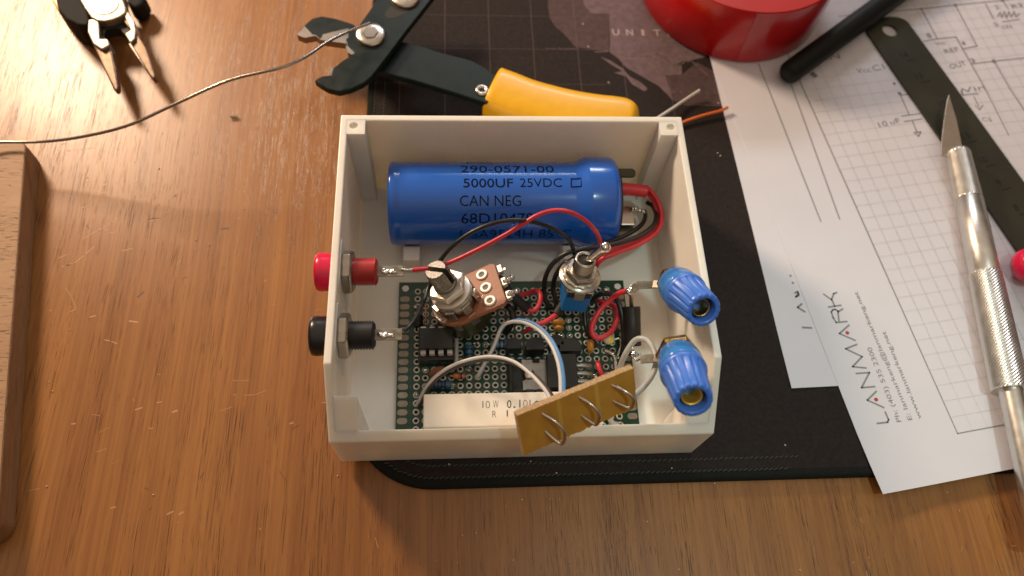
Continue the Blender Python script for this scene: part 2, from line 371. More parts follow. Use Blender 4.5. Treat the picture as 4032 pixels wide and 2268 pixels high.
for z, pts in ((Z6, [(297, 408), (265, 944), (277, 356), (866, 992), (395, 62), (1903, 885)]), (Z7, [(250, 717), (1640, 897), (1850, 890), (1925, 890), (2240, 932), (1572, 1352), (1190, 1165), (1295, 1148)]),
               (Z8, [(525, 678), (80, 932), (150, 935), (290, 720), (1090, 1252), (290, 1247), (800, 655)]), (Z4, [(1200, 315), (1580, 890), (1480, 855), (660, 382), (1845, 620)])):
    for p in pts:
        q = z(*p); mb.ball((q[0], q[1], ZD + .15), rnd.uniform(.14, .3), 6, 4, jit=.5)
for x, y in ((1805, 385), (1812, 392), (1130, 1168), (1335, 1160), (1690, 1178), (1975, 1120), (1400, 1190)):
    q = D(x, y, .1); mb.ball(q, rnd.uniform(.15, .28), 6, 4, jit=.5)
o = mb.build('dust_crumbs', m_crumb); o['kind'] = 'stuff'; tag(o, 'pale specks of dust and crumbs scattered over the desk and mat', 'dust')

# mat: rounded slab with a stitched edge
def rrect(x0, x1, y0, y1, r, n=10, corners=(1, 1, 1, 1)):
    out = []
    for (cx, cy, a0), on in zip(((x0, y0, PI), (x1, y0, 1.5 * PI), (x1, y1, 0), (x0, y1, .5 * PI)), corners):
        if not on: out.append((cx, cy)); continue
        mx = cx + r if cx == x0 else cx - r; my = cy + r if cy == y0 else cy - r
        for k in range(n + 1):
            a = a0 + k * PI / 2 / n; out.append((mx + r * math.cos(a), my + r * math.sin(a)))
    return out
mat_o = thing('desk_mat', (100, 50, ZD), 'dark cloth desk mat printed with a world map under the white box', 'desk mat')
rim = rrect(-48.2, 330, -99.6, 260, 24, 14)
inn = rrect(-45.6, 327, -97.0, 257, 21.6, 14)
MB().prism(inn, ZD + .02, -.05).build('printed_cloth', m_mat, mat_o)
mb = MB()   # soft raised binding round the edge
N = len(rim); prof = [(0, ZD + .02), (0, -.9), (.35, -.25), (1.0, .12), (2.0, .05), (2.7, -.12)]
vs = []; fs = []
for k in range(N):
    a = Vector(rim[k]); b = Vector(inn[k]); d = (b - a).normalized()
    for t, z in prof: vs.append((a.x + d.x * t, a.y + d.y * t, z))
for k in range(N):
    j = (k + 1) % N
    for i in range(len(prof) - 1): fs.append((k * 6 + i, j * 6 + i, j * 6 + i + 1, k * 6 + i + 1))
MB().add(vs, fs, sm=True).build('edge_binding', m_edgecloth, mat_o)
mb = MB()
def along_path(pts, step):
    out = []; acc = 0
    for a, b in zip(pts, pts[1:]):
        a = Vector(a); b = Vector(b); L = (b - a).length
        while acc < L: out.append((a.lerp(b, acc / L), (b - a).normalized())); acc += step
        acc -= L
    return out
for off, st, ln, z in ((2.6, 1.5, .55, .10), (6.0, 1.5, .5, .02)):
    path = rrect(-48.2 + off, 100, -99.6 + off, 120, 24 - off, 14)[:16]
    path = [(path[0][0], 100)] + path
    for p, d in along_path(path, st):
        n = Vector((-d.y, d.x)); q = p + n * rnd.uniform(-.08, .08)
        e = d * ln + n * .25
        mb.tube([(q.x - e.x, q.y - e.y, z - .12), (q.x, q.y, z + .12), (q.x + e.x, q.y + e.y, z - .12)], .17, 5, res=2)
mb.build('edge_stitching', m_stitch, mat_o)
def ZM(x, y): p = A(2000 + x / 2.862, y / 2.862, 0); return (p.x, p.y)
mb = MB()
mb.flat([ZM(*p) for p in [(1130, -120), (840, -60), (860, 60), (935, 150), (1140, 155), (1150, 470), (1145, 580), (1300, 618), (1500, 640), (1680, 608), (1800, 680), (1865, 740), (1980, 690), (2060, 680), (2240, 640), (2100, 300), (1900, -120)]], .02, mi=0)
mb.flat([ZM(*p) for p in [(455, -120), (450, 60), (470, 200), (540, 310), (620, 370), (700, 460), (760, 535), (960, 560), (1142, 582), (1138, 150), (935, 150), (860, 62), (860, -120)]], .015, mi=1)
mb.flat([ZM(*p) for p in [(1140, 585), (1290, 620), (1500, 644), (1680, 612), (1800, 684), (1870, 744), (1960, 740), (1960, 840), (1770, 850), (1830, 1020), (1860, 1130), (1700, 970), (1540, 880), (1330, 760), (1250, 665)]], .02, mi=0)
mb.flat([ZM(*p) for p in [(1040, 640), (1150, 680), (1290, 770), (1370, 860), (1500, 930), (1575, 1000), (1540, 1030), (1400, 950), (1330, 860), (1190, 820), (1290, 800), (1180, 740)]], .025, mi=0)
mb.flat([ZM(*p) for p in [(1770, 852), (1960, 842), (2130, 700), (2420, 860), (2470, 1200), (2000, 1190), (1862, 1132), (1832, 1020)]], .015, mi=1)
mb.build('printed_land', [m_land, m_land2], mat_o)
mb = MB()
mb.line([ZM(*p) for p in [(985, 585), (1140, 580), (1400, 636), (1560, 638), (1680, 604), (1780, 650), (1870, 738), (1950, 730), (2000, 690), (2070, 690), (2150, 760), (2250, 850)]], .5, .04)
for x in (-36.9, -20.8, -4.3, 12, 28.6, 45.0, 61.5): mb.line([(x, 27), (x, 130)], .16, .035)
for y in (27.5, 44, 60.5, 77): mb.line([(-46, y), (40, y)], .10, .03)
for x, y in ((845, 270), (905, 525), (1135, 930), (2370, 1160)):
    q = ZM(x, y); mb.disc(q[0], q[1], .05, .35, mi=1)
mb.build('printed_lines', [m_line, m_letter], mat_o)
def tm(mb, s, x0, x1, y0, y1, w=0): text_quad(mb, s, (x0, y0, 0), (x1, y0, 0), (x1, y1, 0), (x0, y1, 0), Vector((0, 0, .05)), w)
mb = MB()
for i, ch in enumerate('UNITED'): tm(mb, ch, 42.6 + i * 5.3 + (.6 if ch == 'I' else 0), 42.6 + i * 5.3 + (1.7 if ch == 'I' else 2.7), 67.9, 71.0, .02)
mb.build('printed_name', m_letter, mat_o)
p0, p1 = ZM(440, 562), ZM(790, 562); mb = MB(); tm(mb, 'Los Angeles', p0[0], p1[0], p0[1], p0[1] + 1.2); mb.build('printed_name', m_line, mat_o)
p0, p1 = ZM(1825, 1060), ZM(2400, 1060); mb = MB(); tm(mb, 'M  E  X  I  C  O', p0[0], p1[0], p0[1], p0[1] + 1.5); mb.build('printed_name', m_line, mat_o)

# ------------------------------------------------------------------ white box
BX = 50.1; H = 37.2; D1 = 76.3; D2 = 92.06; HF = 22.0; DB = 91.7
box = thing('project_box', (0, -46, 0), 'open white 3D printed project box with sloping front full of electronics', 'enclosure')
O = [(0, 0), (0, H), (-D1, H), (-D2, HF), (-DB, 0)]
ix = BX - 2; zi = H - (89.6 - D1) * (H - HF) / (D2 - D1)
I = [(-2, 2), (-2, H), (-D1, H), (-89.6, zi), (-89.6, 2)]
mb = MB(); ol = [(-BX, y, z) for y, z in O]; orr = [(BX, y, z) for y, z in O]; il = [(-ix, y, z) for y, z in I]; ir = [(ix, y, z) for y, z in I]
V = ol + orr + il + ir; a, b, c, d = 0, 5, 10, 15
F = [(a, a + 4, b + 4, b), (a, b, b + 1, a + 1), (a + 3, b + 3, b + 4, a + 4), (0, 1, 2, 3, 4), (9, 8, 7, 6, 5),
     (c, d, d + 4, c + 4), (c, c + 1, d + 1, d), (c + 3, c + 4, d + 4, d + 3), (c + 4, c + 3, c + 2, c + 1, c), (d, d + 1, d + 2, d + 3, d + 4),
     (a + 1, b + 1, d + 1, c + 1), (a + 1, c + 1, c + 2, a + 2), (a + 2, c + 2, c + 3, a + 3), (b + 1, b + 2, d + 2, d + 1), (b + 2, b + 3, d + 3, d + 2), (a + 3, c + 3, d + 3, b + 3)]
mb.add(V, F); mb.build('shell', m_box, box, bevel=.35)
def squarepost(x0, x1, y0, y1):
    m = MB(); zt = H - .03; cx = x0 + 2.6 if x0 < 0 else x1 - 2.6; cy = y1 - 2.6; n = 24; r = 1.2
    per = []                                   # the square's outline sampled so that it pairs with the hole
    for k in range(n):
        t = 2 * PI * k / n + PI / n; ux, uy = math.cos(t), math.sin(t)
        tx = ((x1 if ux > 0 else x0) - cx) / ux; ty = ((y1 if uy > 0 else y0) - cy) / uy; q = min(tx, ty)
        per.append((cx + ux * q, cy + uy * q))
    vs = [(*p, zt) for p in per] + [(cx + r * math.cos(2 * PI * k / n + PI / n), cy + r * math.sin(2 * PI * k / n + PI / n), zt) for k in range(n)]
    vs += [(v[0], v[1], zt - 1.0) for v in vs[n:2 * n]]
    fs = [(i, (i + 1) % n, n + (i + 1) % n, n + i) for i in range(n)] + [(n + i, n + (i + 1) % n, 2 * n + (i + 1) % n, 2 * n + i) for i in range(n)] + [tuple(range(2 * n, 3 * n))]
    m.add(vs, fs)
    cs = [(x0, y0), (x1, y0), (x1, y1), (x0, y1)]     # corner triangles the sampling cut off
    for q in cs:
        near = sorted(per, key=lambda p: (p[0] - q[0]) ** 2 + (p[1] - q[1]) ** 2)[:2]
        tri = [q, *near]; ar = (tri[1][0] - tri[0][0]) * (tri[2][1] - tri[0][1]) - (tri[2][0] - tri[0][0]) * (tri[1][1] - tri[0][1])
        if ar < 0: tri = [tri[0], tri[2], tri[1]]
        m.add([(*p, zt) for p in tri], [(0, 1, 2)])
    for p, q in zip(cs, cs[1:] + cs[:1]): m.add([(*p, 2.01), (*q, 2.01), (*q, zt), (*p, zt)], [(0, 1, 2, 3)])
    return m.build('screw_post', m_box, box)
squarepost(-ix - .8, -43.0, -6.8, -1.2); squarepost(43.0, ix + .8, -6.8, -1.2)
for sx in (-1, 1):       # front posts flush with the slope
    y0, y1 = -90.3, -82.6; k = (H - HF) / (D2 - D1); f = lambda y: H - (-y - D1) * k - .04
    pr = [(y0, 2.01), (y1, 2.01), (y1, f(y1)), (y0, f(y0))]
    xa, xb = sorted((sx * 42.4, sx * (ix + .7)))
    vs = [(xa, y, z) for y, z in pr] + [(xb, y, z) for y, z in pr]
    m = MB(); m.add(vs, [(0, 1, 2, 3)[::-1], (4, 5, 6, 7), (0, 4, 5, 1)[::-1], (1, 5, 6, 2)[::-1], (2, 6, 7, 3)[::-1], (3, 7, 4, 0)[::-1]])
    m.build('front_post', m_box, box, bevel=.3)
for x0, x1 in ((-33.4, -28.4), (15.5, 20.5)):   # cradle ribs under the capacitor
    pr = [(-33.5, 2.01), (-33.5, 10.6)] + [(-17.5 + 13.0 * math.cos(t), 17 + 13.0 * math.sin(t)) for t in [PI + .52 + i * (PI - 1.04) / 12 for i in range(13)]] + [(-2.0, 10.5), (-2.0, 2.01)]
    n = len(pr); m = MB(); vs = [(x0, y, z) for y, z in pr] + [(x1, y, z) for y, z in pr]
    m.add(vs, [tuple(range(n)), tuple(reversed(range(n, 2 * n)))] + [(i, n + i, n + (i + 1) % n, (i + 1) % n) for i in range(n)])
    m.build('cradle_rib', m_box, box, bevel=.4)
for y, lab in ((A(1440, 1070, 29).y, 0), (A(1440, 1320, 29).y, 0)):            # pads printed inside the wall behind the jacks
    MB().prism(rrect(-7.4, 7.4, -9, 9, 2, 6), 0, .6, along((-ix - .3, y, 26), (-ix + .5, y, 26), (0, 0, 1))).build('jack_pad', m_box, box)

# ------------------------------------------------------------------ capacitor
CY, CZ, CR = -17.5, 17.0, 12.5
cap = thing('can_capacitor', (0, CY, CZ), 'large blue can capacitor with black printing lying at the back of the box', 'capacitor')
TX = Matrix.Translation((0, CY, CZ)) @ Matrix.Rotation(PI / 2, 4, 'Y')
prof = [(11.6, -36.95), (12.3, -36.8), (12.6, -36.3), (12.64, -34.7), (12.40, -34.0), (12.5, -33.0), (12.5, 17.8), (12.6, 18.6), (13.2, 20.2), (13.85, 21.8), (14.05, 22.3), (14.08, 22.9), (14.05, 29.2), (13.85, 30.1), (13.2, 30.9), (12.3, 31.4), (11.6, 31.6)]
MB().lathe(prof, 72, TX).build('sleeve', m_blue, cap)
MB().lathe([(11.5, 31.4), (11.4, 32.0), (11.0, 32.2)], 48, TX).build('end_cap', m_blackmat, cap)
def cyl(px, py, r=CR):
    d = ray(px, py); o = CAM_LOC
    a = d.y ** 2 + d.z ** 2; b = 2 * ((o.y - CY) * d.y + (o.z - CZ) * d.z); c = (o.y - CY) ** 2 + (o.z - CZ) ** 2 - r * r
    t = (-b - math.sqrt(max(0, b * b - 4 * a * c))) / (2 * a); p = o + d * t
    return p.x, math.atan2(-(p.y - CY), p.z - CZ)
def sliced(s, w):              # glyph faces cut into thin bands so that they follow the curve
    vs, fs = glyphs(s, w); bm = bmesh.new(); bv = [bm.verts.new((x, y, 0)) for x, y in vs]
    for f in fs:
        try: bm.faces.new([bv[i] for i in f])
        except ValueError: pass
    for k in range(1, 12):
        bmesh.ops.bisect_plane(bm, geom=bm.verts[:] + bm.edges[:] + bm.faces[:], plane_co=(0, k / 12, 0), plane_no=(0, 1, 0))
    bm.verts.index_update(); r = ([(v.co.x, v.co.y) for v in bm.verts], [[v.index for v in f.verts] for f in bm.faces]); bm.free(); return r
mb = MB()
def captext(s, x0, yt, x1, yb, w=0.0):   # photo zoom of 1500,600 at 2.576
    g = lambda x, y: cyl(1500 + x / 2.576, 600 + y / 2.576)
    xa, tt = g(x0, yt); _, tb = g(x0, yb); xb, _ = g(x1, (yt + yb) / 2)
    vs, fs = sliced(s, w); r = CR + .06
    rr = lambda x: r + max(0, x - 17.0) * .14; mb.add([(xa + (xb - xa) * u, CY - rr(xa + (xb - xa) * u) * math.sin(tb + (tt - tb) * v), CZ + rr(xa + (xb - xa) * u) * math.cos(tb + (tt - tb) * v)) for u, v in vs], fs)
captext('290-0571-00', 808, 139, 1752, 205, .0)
captext('5000UF', 835, 266, 1340, 356, .005); captext('25VDC', 1408, 264, 1835, 352, -.004)
mb.build('printed_rating', m_ink, cap); mb = MB()
captext('CAN NEG', 800, 436, 1420, 546, -.006)
mb.build('printed_polarity', m_ink, cap); mb = MB()
captext('68D10478', 815, 618, 1545, 722, -.002)
captext('USA9524H 85°C', 805, 782, 1930, 866, -.010)
mb.build('printed_code', m_ink, cap); mb = MB()
def capline(pts, w):
    q = [cyl(1500 + x / 2.576, 600 + y / 2.576) for x, y in pts]; r = CR + .06
    q = [(a[0] + (b[0] - a[0]) * k / 6, a[1] + (b[1] - a[1]) * k / 6) for a, b in zip(q, q[1:]) for k in range(6)] + [q[-1]]
    for (xa, ta), (xb, tb) in zip(q, q[1:]):
        d = Vector((xb - xa, (tb - ta) * CR)).normalized(); n = Vector((-d.y, d.x)) * w / 2; e = d * w / 2
        k = [(xa - e.x + n.x, ta + (n.y - e.y) / CR), (xa - e.x - n.x, ta - (n.y + e.y) / CR), (xb + e.x - n.x, tb + (e.y - n.y) / CR), (xb + e.x + n.x, tb + (e.y + n.y) / CR)]
        f = (0, 1, 2, 3)
        mb.add([(x, CY - (r + .05 + max(0, x - 17.0) * .14) * math.sin(t), CZ + (r + .05 + max(0, x - 17.0) * .14) * math.cos(t)) for x, t in k], [f])
capline([(1930, 270), (2030, 270), (2030, 350), (1930, 350), (1930, 270)], .32)
mb.build('printed_square', m_ink, cap); mb = MB()
capline([(878, 97), (878, 108), (1118, 108), (1118, 97)], .35)
mb.build('printed_frame', m_ink, cap)
def tab(z, y, x1, w, t, m, round_=True):
    p = rrect(32.4, x1, y - w / 2, y + w / 2, w * .45, 6, (0, 1, 1, 0)) if round_ else [(32.4, y - w / 2), (x1, y - w / 2), (x1, y + w / 2), (32.4, y + w / 2)]
    return MB().prism(p, z - t / 2, z + t / 2)
tab(17, -6.4, 39.6, 3.0, .8, 0).build('terminal_tab', m_olive, cap)
tab(8, -21.0, 39.0, 2.6, .8, 0).build('terminal_tab', m_olive, cap)
MB().box(32.4, 38.6, -22.6, -15.8, 12.0, 12.6).build('terminal_tab', m_tin, cap, bevel=.2)
MB().tube([(32.2, -13.2, 18), (35, -13.2, 18.2), (38.5, -13.3, 18), (41.4, -13.6, 17.7), (42.4, -13.8, 17.6)], 2.1, 16, rfun=lambda t: 2.2 - .25 * math.sin(t * 3) if t < .93 else 1.5).build('heat_shrink_sleeve', m_wred, cap)
m = MB()
for k in range(9): m.ball((38.3 + k * .42, -17.2 - .15 * k + random.uniform(-.2, .2), 13.2 + random.uniform(-.1, .2)), random.uniform(.5, .95), 10, 7, jit=.25)
m.build('solder_joint', m_solder, cap)

# ------------------------------------------------------------------ jacks through the left wall
def jack(y, z, mcap, mth, label, lugz):
    t = thing('banana_jack', (-BX, y, z), label, 'banana jack', 'banana jacks through the left wall of the box')
    T = Matrix.Translation((0, y, z)) @ Matrix.Rotation(PI / 2, 4, 'Y')
    MB().lathe([(2.2, -55.2), (4.4, -55.2), (5.0, -54.9), (5.25, -54.2), (5.3, -53.4), (5.2, -52.6), (5.2, -50.15)], 48, T).build('cap', mcap, t)
    MB().lathe([(2.2, -55.25), (2.0, -54.6), (2.0, -50)], 24, T, caps=False).build('socket_hole', m_hole, t)
    MB().ngon(6, 6.3, -48.05, -45.1, T, rot=PI / 6 + .12).build('hex_nut', m_nickel, t, bevel=.3)
    pr = []; x = -48.0
    while x < -39.4: pr += [(3.45, x), (3.9, x + .38)]; x += .76
    MB().lathe([(3.8, -50.0)] + pr + [(3.3, -38.9), (3.1, -38.7)], 40, T).build('threaded_body', mth, t)
    m = MB(); m.box(-38.8, -31.6, y - 1.6, y + 1.6, z + lugz - .2, z + lugz + .2); m.build('solder_lug', m_lug, t, bevel=.1)
    m = MB()
    for k in range(12): m.ball((-37.3 + k * .30, y + random.uniform(-.7, .7), z + lugz + .25), random.uniform(.35, .75), 10, 6, sq=(1.2, 1, .6), jit=.3)
    m.build('solder_blob', m_solder, t); return t
JY1 = A(1440, 1070, 29).y; JY2 = A(1440, 1320, 29).y
jack(JY1, 29, m_red, m_redthread, 'red banana jack with steel nut and red thread, behind the black one', .2)
jack(JY2, 29, m_black, m_blackmat, 'black banana jack with steel nut and black thread, nearer the front', .2)
# ------------------------------------------------------------------ circuit board
BT = 4.0; GX, GY = -29.14, -40.95
def hole(c, r): return (GX + c * 2.54, GY - r * 2.54)
pcb = thing('circuit_board', (0, -62.8, 2.4), 'green perforated circuit board crowded with soldered parts on the box floor', 'circuit board')
MB().box(-34.85, 34.85, -87.9, -37.8, 2.35, BT).build('laminate', m_pcb, pcb)
mb = MB(); mh = MB()
for c in range(24):
    for r in range(18):
        x, y = hole(c, r)
        mb.lathe([(.99, BT + .01), (.96, BT + .07), (.60, BT + .07), (.54, BT + .03)], 12, Matrix.Translation((x, y, 0)), caps=False)
        mh.disc(x, y, BT + .02, .56, 10)  # flat black disc paints the shade inside each hole
o = mb.build('hole_rings', m_pad, pcb); o = mh.build('hole_shade_discs', m_hole, pcb)
mb = MB()
for r in range(1, 17):
    y = hole(0, r)[1]
    for x0, x1 in ((-34.5, -31.55), (31.6, 34.55)):
        MB().prism(rrect(x0, x1, y - .90, y + .90, .85, 5), BT, BT + .06).build('edge_pad', m_epad, pcb)
for x, y in ((-32.9, -39.9), (32.9, -39.9), (-32.9, -85.8), (32.9, -85.8)): MB().disc(x, y, BT + .02, 1.05, 20).build('mounting_hole', m_box, pcb)
mb = MB()
for r in range(0, 18):
    y = hole(0, r)[1] - .9; s = '%02d' % (18 - r)
    text_quad(mb, s, (-30.55, y, BT), (-30.55, y + 1.5, BT), (-31.25, y + 1.5, BT), (-31.25, y, BT), Vector((0, 0, .03)), -.01)
mb.build('legend', m_silk, pcb)
# chip in its socket
cx, cy = -23.2, -59.6
ic = MB().box(cx - 4.75, cx + 4.75, cy - 3.2, cy + 3.1, 8.9, 12.2).build('chip', m_blackmat, pcb, bevel=.15)
pm = MB()
for k in range(4):
    x = cx - 3.81 + k * 2.54
    for sy in (-1, 1):
        w = .75; y0 = cy + sy * 3.1; y1 = cy + sy * 3.95
        pm.box(x - w, x + w, min(y0, y1), max(y0, y1), 10.1, 10.4); pm.box(x - w, x + w, min(y1, y1 + sy * .25), max(y1, y1 + sy * .25), 8.6, 10.4); pm.box(x - .25, x + .25, min(y1, y1 + sy * .25), max(y1, y1 + sy * .25), 7.6, 8.6)
pm.build('chip_pins', m_pin, ic)
m = MB(); m.box(cx - 5.3, cx + 4.9, cy + 2.4, cy + 5.2, 4.6, 8.4); m.box(cx - 5.3, cx + 4.9, cy - 5.4, cy - 2.4, 4.6, 8.4); m.box(cx - 5.3, cx - 4.0, cy - 2.4, cy + 2.4, 4.7, 8.0); m.box(cx + 3.6, cx + 4.9, cy - 2.4, cy + 2.4, 4.7, 8.0)
m.build('chip_socket', m_black, pcb, bevel=.12)
MB().ball((cx - 4.0, cy, 12.15), .55, 12, 6, sq=(1, 1, .15)).build('pin_mark', m_black, ic)
def resistor(p, q, rad, L, m_, mbands, bands, name='resistor'):
    p, q = Vector(p), Vector(q); mid = (p + q) / 2; T = along(mid, q); h = L / 2
    pr = [(.35, -h), (rad * .85, -h + .15), (rad, -h + .7), (rad, -h + 1.5), (rad * .82, -h + 2.0), (rad * .82, h - 2.0), (rad, h - 1.5), (rad, h - .7), (rad * .85, h - .15), (.35, h)]
    o = MB().lathe(pr, 20, T).build(name, m_, pcb)
    b = MB()
    for z in bands:
        rr = (rad * .82 if abs(z) < h - 1.9 else rad) + .03; b.lathe([(rr, z - .3), (rr, z + .3)], 20, T, caps=False)
    if bands: b.build('colour_bands', mbands, o)
    l = MB()
    for e, s in ((p, -1), (q, 1)):
        base = mid + (T.to_3x3() @ Vector((0, 0, s * h)))
        l.tube([base, base.lerp(e, .6) + Vector((0, 0, .1)), e + Vector((0, 0, -.4)), e + Vector((0, 0, -2))], .28, 7)
    l.build('leads', m_tin, o); return o
def P(x, y, z): return A(x, y, z)
resistor(P(1846, 1350, 6.2), P(1850, 1450, 6.2), 1.35, 6.4, m_resblue, m_band, (-1.6, 0, 1.4))
resistor(P(1912, 1356, 6.0), P(2030, 1356, 6.0), 1.15, 6.2, m_palebl, m_band, (-1.5, -.3, 1.0))
resistor(P(1672, 1516, 6.4), P(1792, 1514, 6.4), 1.3, 6.6, m_resblue, m_band, (-2.4, -1.5, -.5, .5, 1.5))
resistor(P(1771, 1481, 5.6), P(1842, 1481, 5.6), .85, 3.6, m_orange, m_band, (.7,), 'glass_diode')
resistor(P(1645, 1230, 6), P(1648, 1300, 6), 1.5, 4.0, m_heat, m_band, (), 'inductor')
T = along(P(1725, 1466, 8), P(1725, 1466, 8) + Vector((.25, -.75, .5)))
MB().ball((0, 0, 0), 2.7, 24, 12, T, sq=(1.0, .72, .32)).build('disc_capacitor', m_ceram, pcb)
def amber(px, py, z, rx, ry, rz, name='ceramic_capacitor'):
    c = P(px, py, z); m = MB().ball(c, 1, 20, 12, sq=(rx, ry, rz), jit=.02)
    o = m.build(name, m_amber, pcb)
    l = MB(); a = Vector((rx * .5, 0, 0)) if rx > ry else Vector((0, ry * .5, 0))
    for s in (-1, 1): l.tube([c + a * s, c + a * s * 1.2 + Vector((0, 0, -1.5)), Vector(((c + a * s * 1.3).x, (c + a * s * 1.3).y, 3.6))], .25, 6)
    l.build('leads', m_tin, o)
amber(2199, 1271, 7.6, 2.1, .95, 2.0); amber(2201, 1294, 7.0, 1.55, .95, 1.9); amber(2326, 1363, 8.0, .95, 2.1, 2.1)
def bead():
    a, b = P(2372, 1338, 6.8), P(2424, 1334, 6.8); T = along((a + b) / 2, b)
    o = MB().ball((0, 0, 0), 1.55, 20, 12, T, sq=(1, 1, 1.15)).build('striped_bead', m_pale, pcb)
    MB().lathe([(1.56, -.1), (1.58, .35), (1.50, .75)], 20, T, caps=False).build('colour_bands', m_yellow, o)
    MB().tube([(a + b) / 2 + Vector((1.7, 0, 0)), b + Vector((1.2, 0, 0)), b + Vector((1.6, -1.5, -1)), P(2432, 1400, 4.6)], .35, 7).build('leads', m_tin, o)
bead()
# regulator and its heat sink
t1 = A(2148, 1466, 7.4)
m = MB().box(8.4, 17.0, -74.7, -64.6, 6.3, 10.8); o = m.build('regulator', m_blackmat, pcb, bevel=.25)
m = MB(); pl = [(1.4, -74.3), (8.6, -74.3), (8.6, -65.0), (6.6, -65.0), (6.6, -66.0), (4.6, -66.0), (4.6, -65.0), (1.4, -65.0), (1.4, -67.6), (2.4, -68.2), (2.4, -71.0), (1.4, -71.6)]
m.prism(pl, 6.2, 7.4); m.build('metal_tab', m_tab, o, bevel=.1)
m = MB().lathe([(1.7, 7.35), (1.7, 7.9), (1.2, 8.4), (.3, 8.5)], 24, Matrix.Translation((3.4, -69.6, 0))); m.build('screw', m_tin, o)
m = MB()
for y in (-67.3, -69.75, -72.2):
    m.tube([(17.0, y, 8), (19.0, y, 8), (20.5, y, 7.6), (21.6, y, 6.3), (22.0, y, 3.8)], .5, 8, rfun=lambda t: .72 if t < .55 else .5)
m.build('leads', m_tab, o)
m = MB(); m.box(-2.4, 9.2, -75.2, -64.2, 4.6, 6.1)
for x0 in (-1.2, 1.9, 5.0): m.box(x0, x0 + 2.3, -78.0, -75.0, 4.6, 10.6)
m.box(-2.4, -1.7, -75, -64.4, 6.1, 9.2)
m.build('heat_sink', m_heat, pcb, bevel=.15)
for px, py, w in ((2022, 1362, 4.6), (2106, 1366, 5.6), (2245, 1372, 6.4), (2190, 1348, 4.2)):
    c = P(px, py, 8); pr = [(math.cos(t) * w / 2, math.sin(t) * w / 2) for t in [i * PI / 10 for i in range(11)]]
    pr = [(x, max(-.3, y) * .9) for x, y in pr] + [(-w / 2, -1.4), (w / 2, -1.4)]
    MB().prism([(c.x + x, c.y + y) for x, y in pr], 5.0, 9.6).build('transistor', m_blackmat, pcb, bevel=.15)
# cement resistor
ce = MB().box(-26.6, 22.6, -86.3, -76.9, 4.3, 13.7).build('cement_resistor', m_cream, pcb, bevel=.35, seg=3)
mb = MB()
def ct(s, x0, x1, y0, y1, w=-.012):
    f = lambda x, y: A(1840 + x / 6.039, 1400 + y / 6.039, 13.7)
    text_quad(mb, s, f(x0, y1), f(x1, y1), f(x1, y0), f(x0, y0), Vector((0, 0, .05)), w)
ct('I', 362, 380, 1082, 1244, -.02); ct('0', 438, 535, 1080, 1254, -.02); ct('W', 610, 740, 1068, 1250, -.02); ct('0', 945, 1048, 1062, 1248, -.005); ct('.', 1095, 1145, 1208, 1244, 0); ct('I', 1238, 1262, 1052, 1234, -.01); ct('Ω', 1330, 1428, 1058, 1232, -.02); ct('J', 1440, 1500, 1050, 1215, -.02)
mb.build('printed_rating', m_dark, ce); mb = MB()
ct('R', 598, 690, 1318, 1470, -.02); ct('I', 938, 962, 1298, 1450, -.02)
mb.build('printed_code', m_dark, ce)
f = lambda x, y: A(1840 + x / 6.039, 1400 + y / 6.039, 13.72); q = [f(1510, 1000), f(1490, 1290), f(1990, 1320), f(2010, 1015)]
st = MB().prism([(p.x, p.y) for p in q], 13.72, 13.80).build('sticker', m_label, ce)
mb = MB(); mb.line([(f(*p).x, f(*p).y) for p in [(1535, 1200), (1590, 1140), (1645, 1090), (1690, 1105), (1740, 1180)]], .35, 13.82); mb.build('pen_stroke', m_ink, st)
# jumpers, blobs and bare wires
MB().tube([P(1676, 1195, 4.8), P(1677, 1230, 5.1), P(1676, 1280, 4.8)], .22, 6).build('bare_jumper', m_copper, pcb)
MB().tube([P(1797, 1335, 6.5), P(1797, 1385, 6.5), P(1797, 1425, 6.4), P(1794, 1440, 6.3), P(1783, 1447, 6.2), P(1758, 1455, 6.0), P(1745, 1462, 5)], .66, 10).build('jumper_wire', m_wgrey, pcb)
MB().tube([P(2352, 1428, 5), P(2356, 1438, 6.2), P(2362, 1458, 6.2), P(2372, 1480, 5), P(2374, 1490, 4)], .75, 10).build('jumper_wire', m_wred, pcb)
m = MB(); rs = random.Random(11)
for px, py, r in [(2346, 1483, .95), (2386, 1381, .9), (2398, 1388, .8), (2412, 1392, .8), (2420, 1403, .7), (2422, 1416, .6), (2446, 1352, .8), (1637, 1208, .8), (1642, 1552, .7), (1730, 1460, .8), (1848, 1456, .8), (1882, 1350, .6), (1868, 1352, .5),
                  (1909, 1357, .75), (1774, 1512, .8), (1787, 1520, .6), (1700, 1282, .5), (1660, 1290, .6), (2122, 1162, .8), (2180, 1143, .8), (2150, 1145, .7), (2210, 1150, .8), (2368, 1150, .9), (2385, 1140, .8), (2355, 1175, .7), (2395, 1170, .7),
                  (2392, 1205, .6), (2404, 1210, .6), (2120, 1225, .5), (2105, 1228, .4), (2180, 1322, .6), (2200, 1318, .5), (2432, 1395, .5), (2434, 1408, .45), (2316, 1350, .6), (2338, 1350, .5), (2318, 1382, .5), (2318, 1418, .5), (2340, 1478, .6)]:
    p = A(px, py, 4.4); m.ball(p, r, 9, 6, sq=(1, 1, .75), jit=.3)
for c, r in [(1, 10), (18, 4), (18, 5), (18, 6), (4, 12), (17, 6)]:
    x, y = hole(c, r); m.ball((x, y, 4.2), .75, 9, 6, sq=(1, 1, .6), jit=.2)
m.tube([A(2386, 1381, 4.7), A(2405, 1390, 4.9), A(2418, 1402, 4.8), A(2422, 1425, 4.7), A(2424, 1460, 4.6), A(2426, 1500, 4.6)], .62, 8)
m.build('solder_joints', m_solder, pcb)
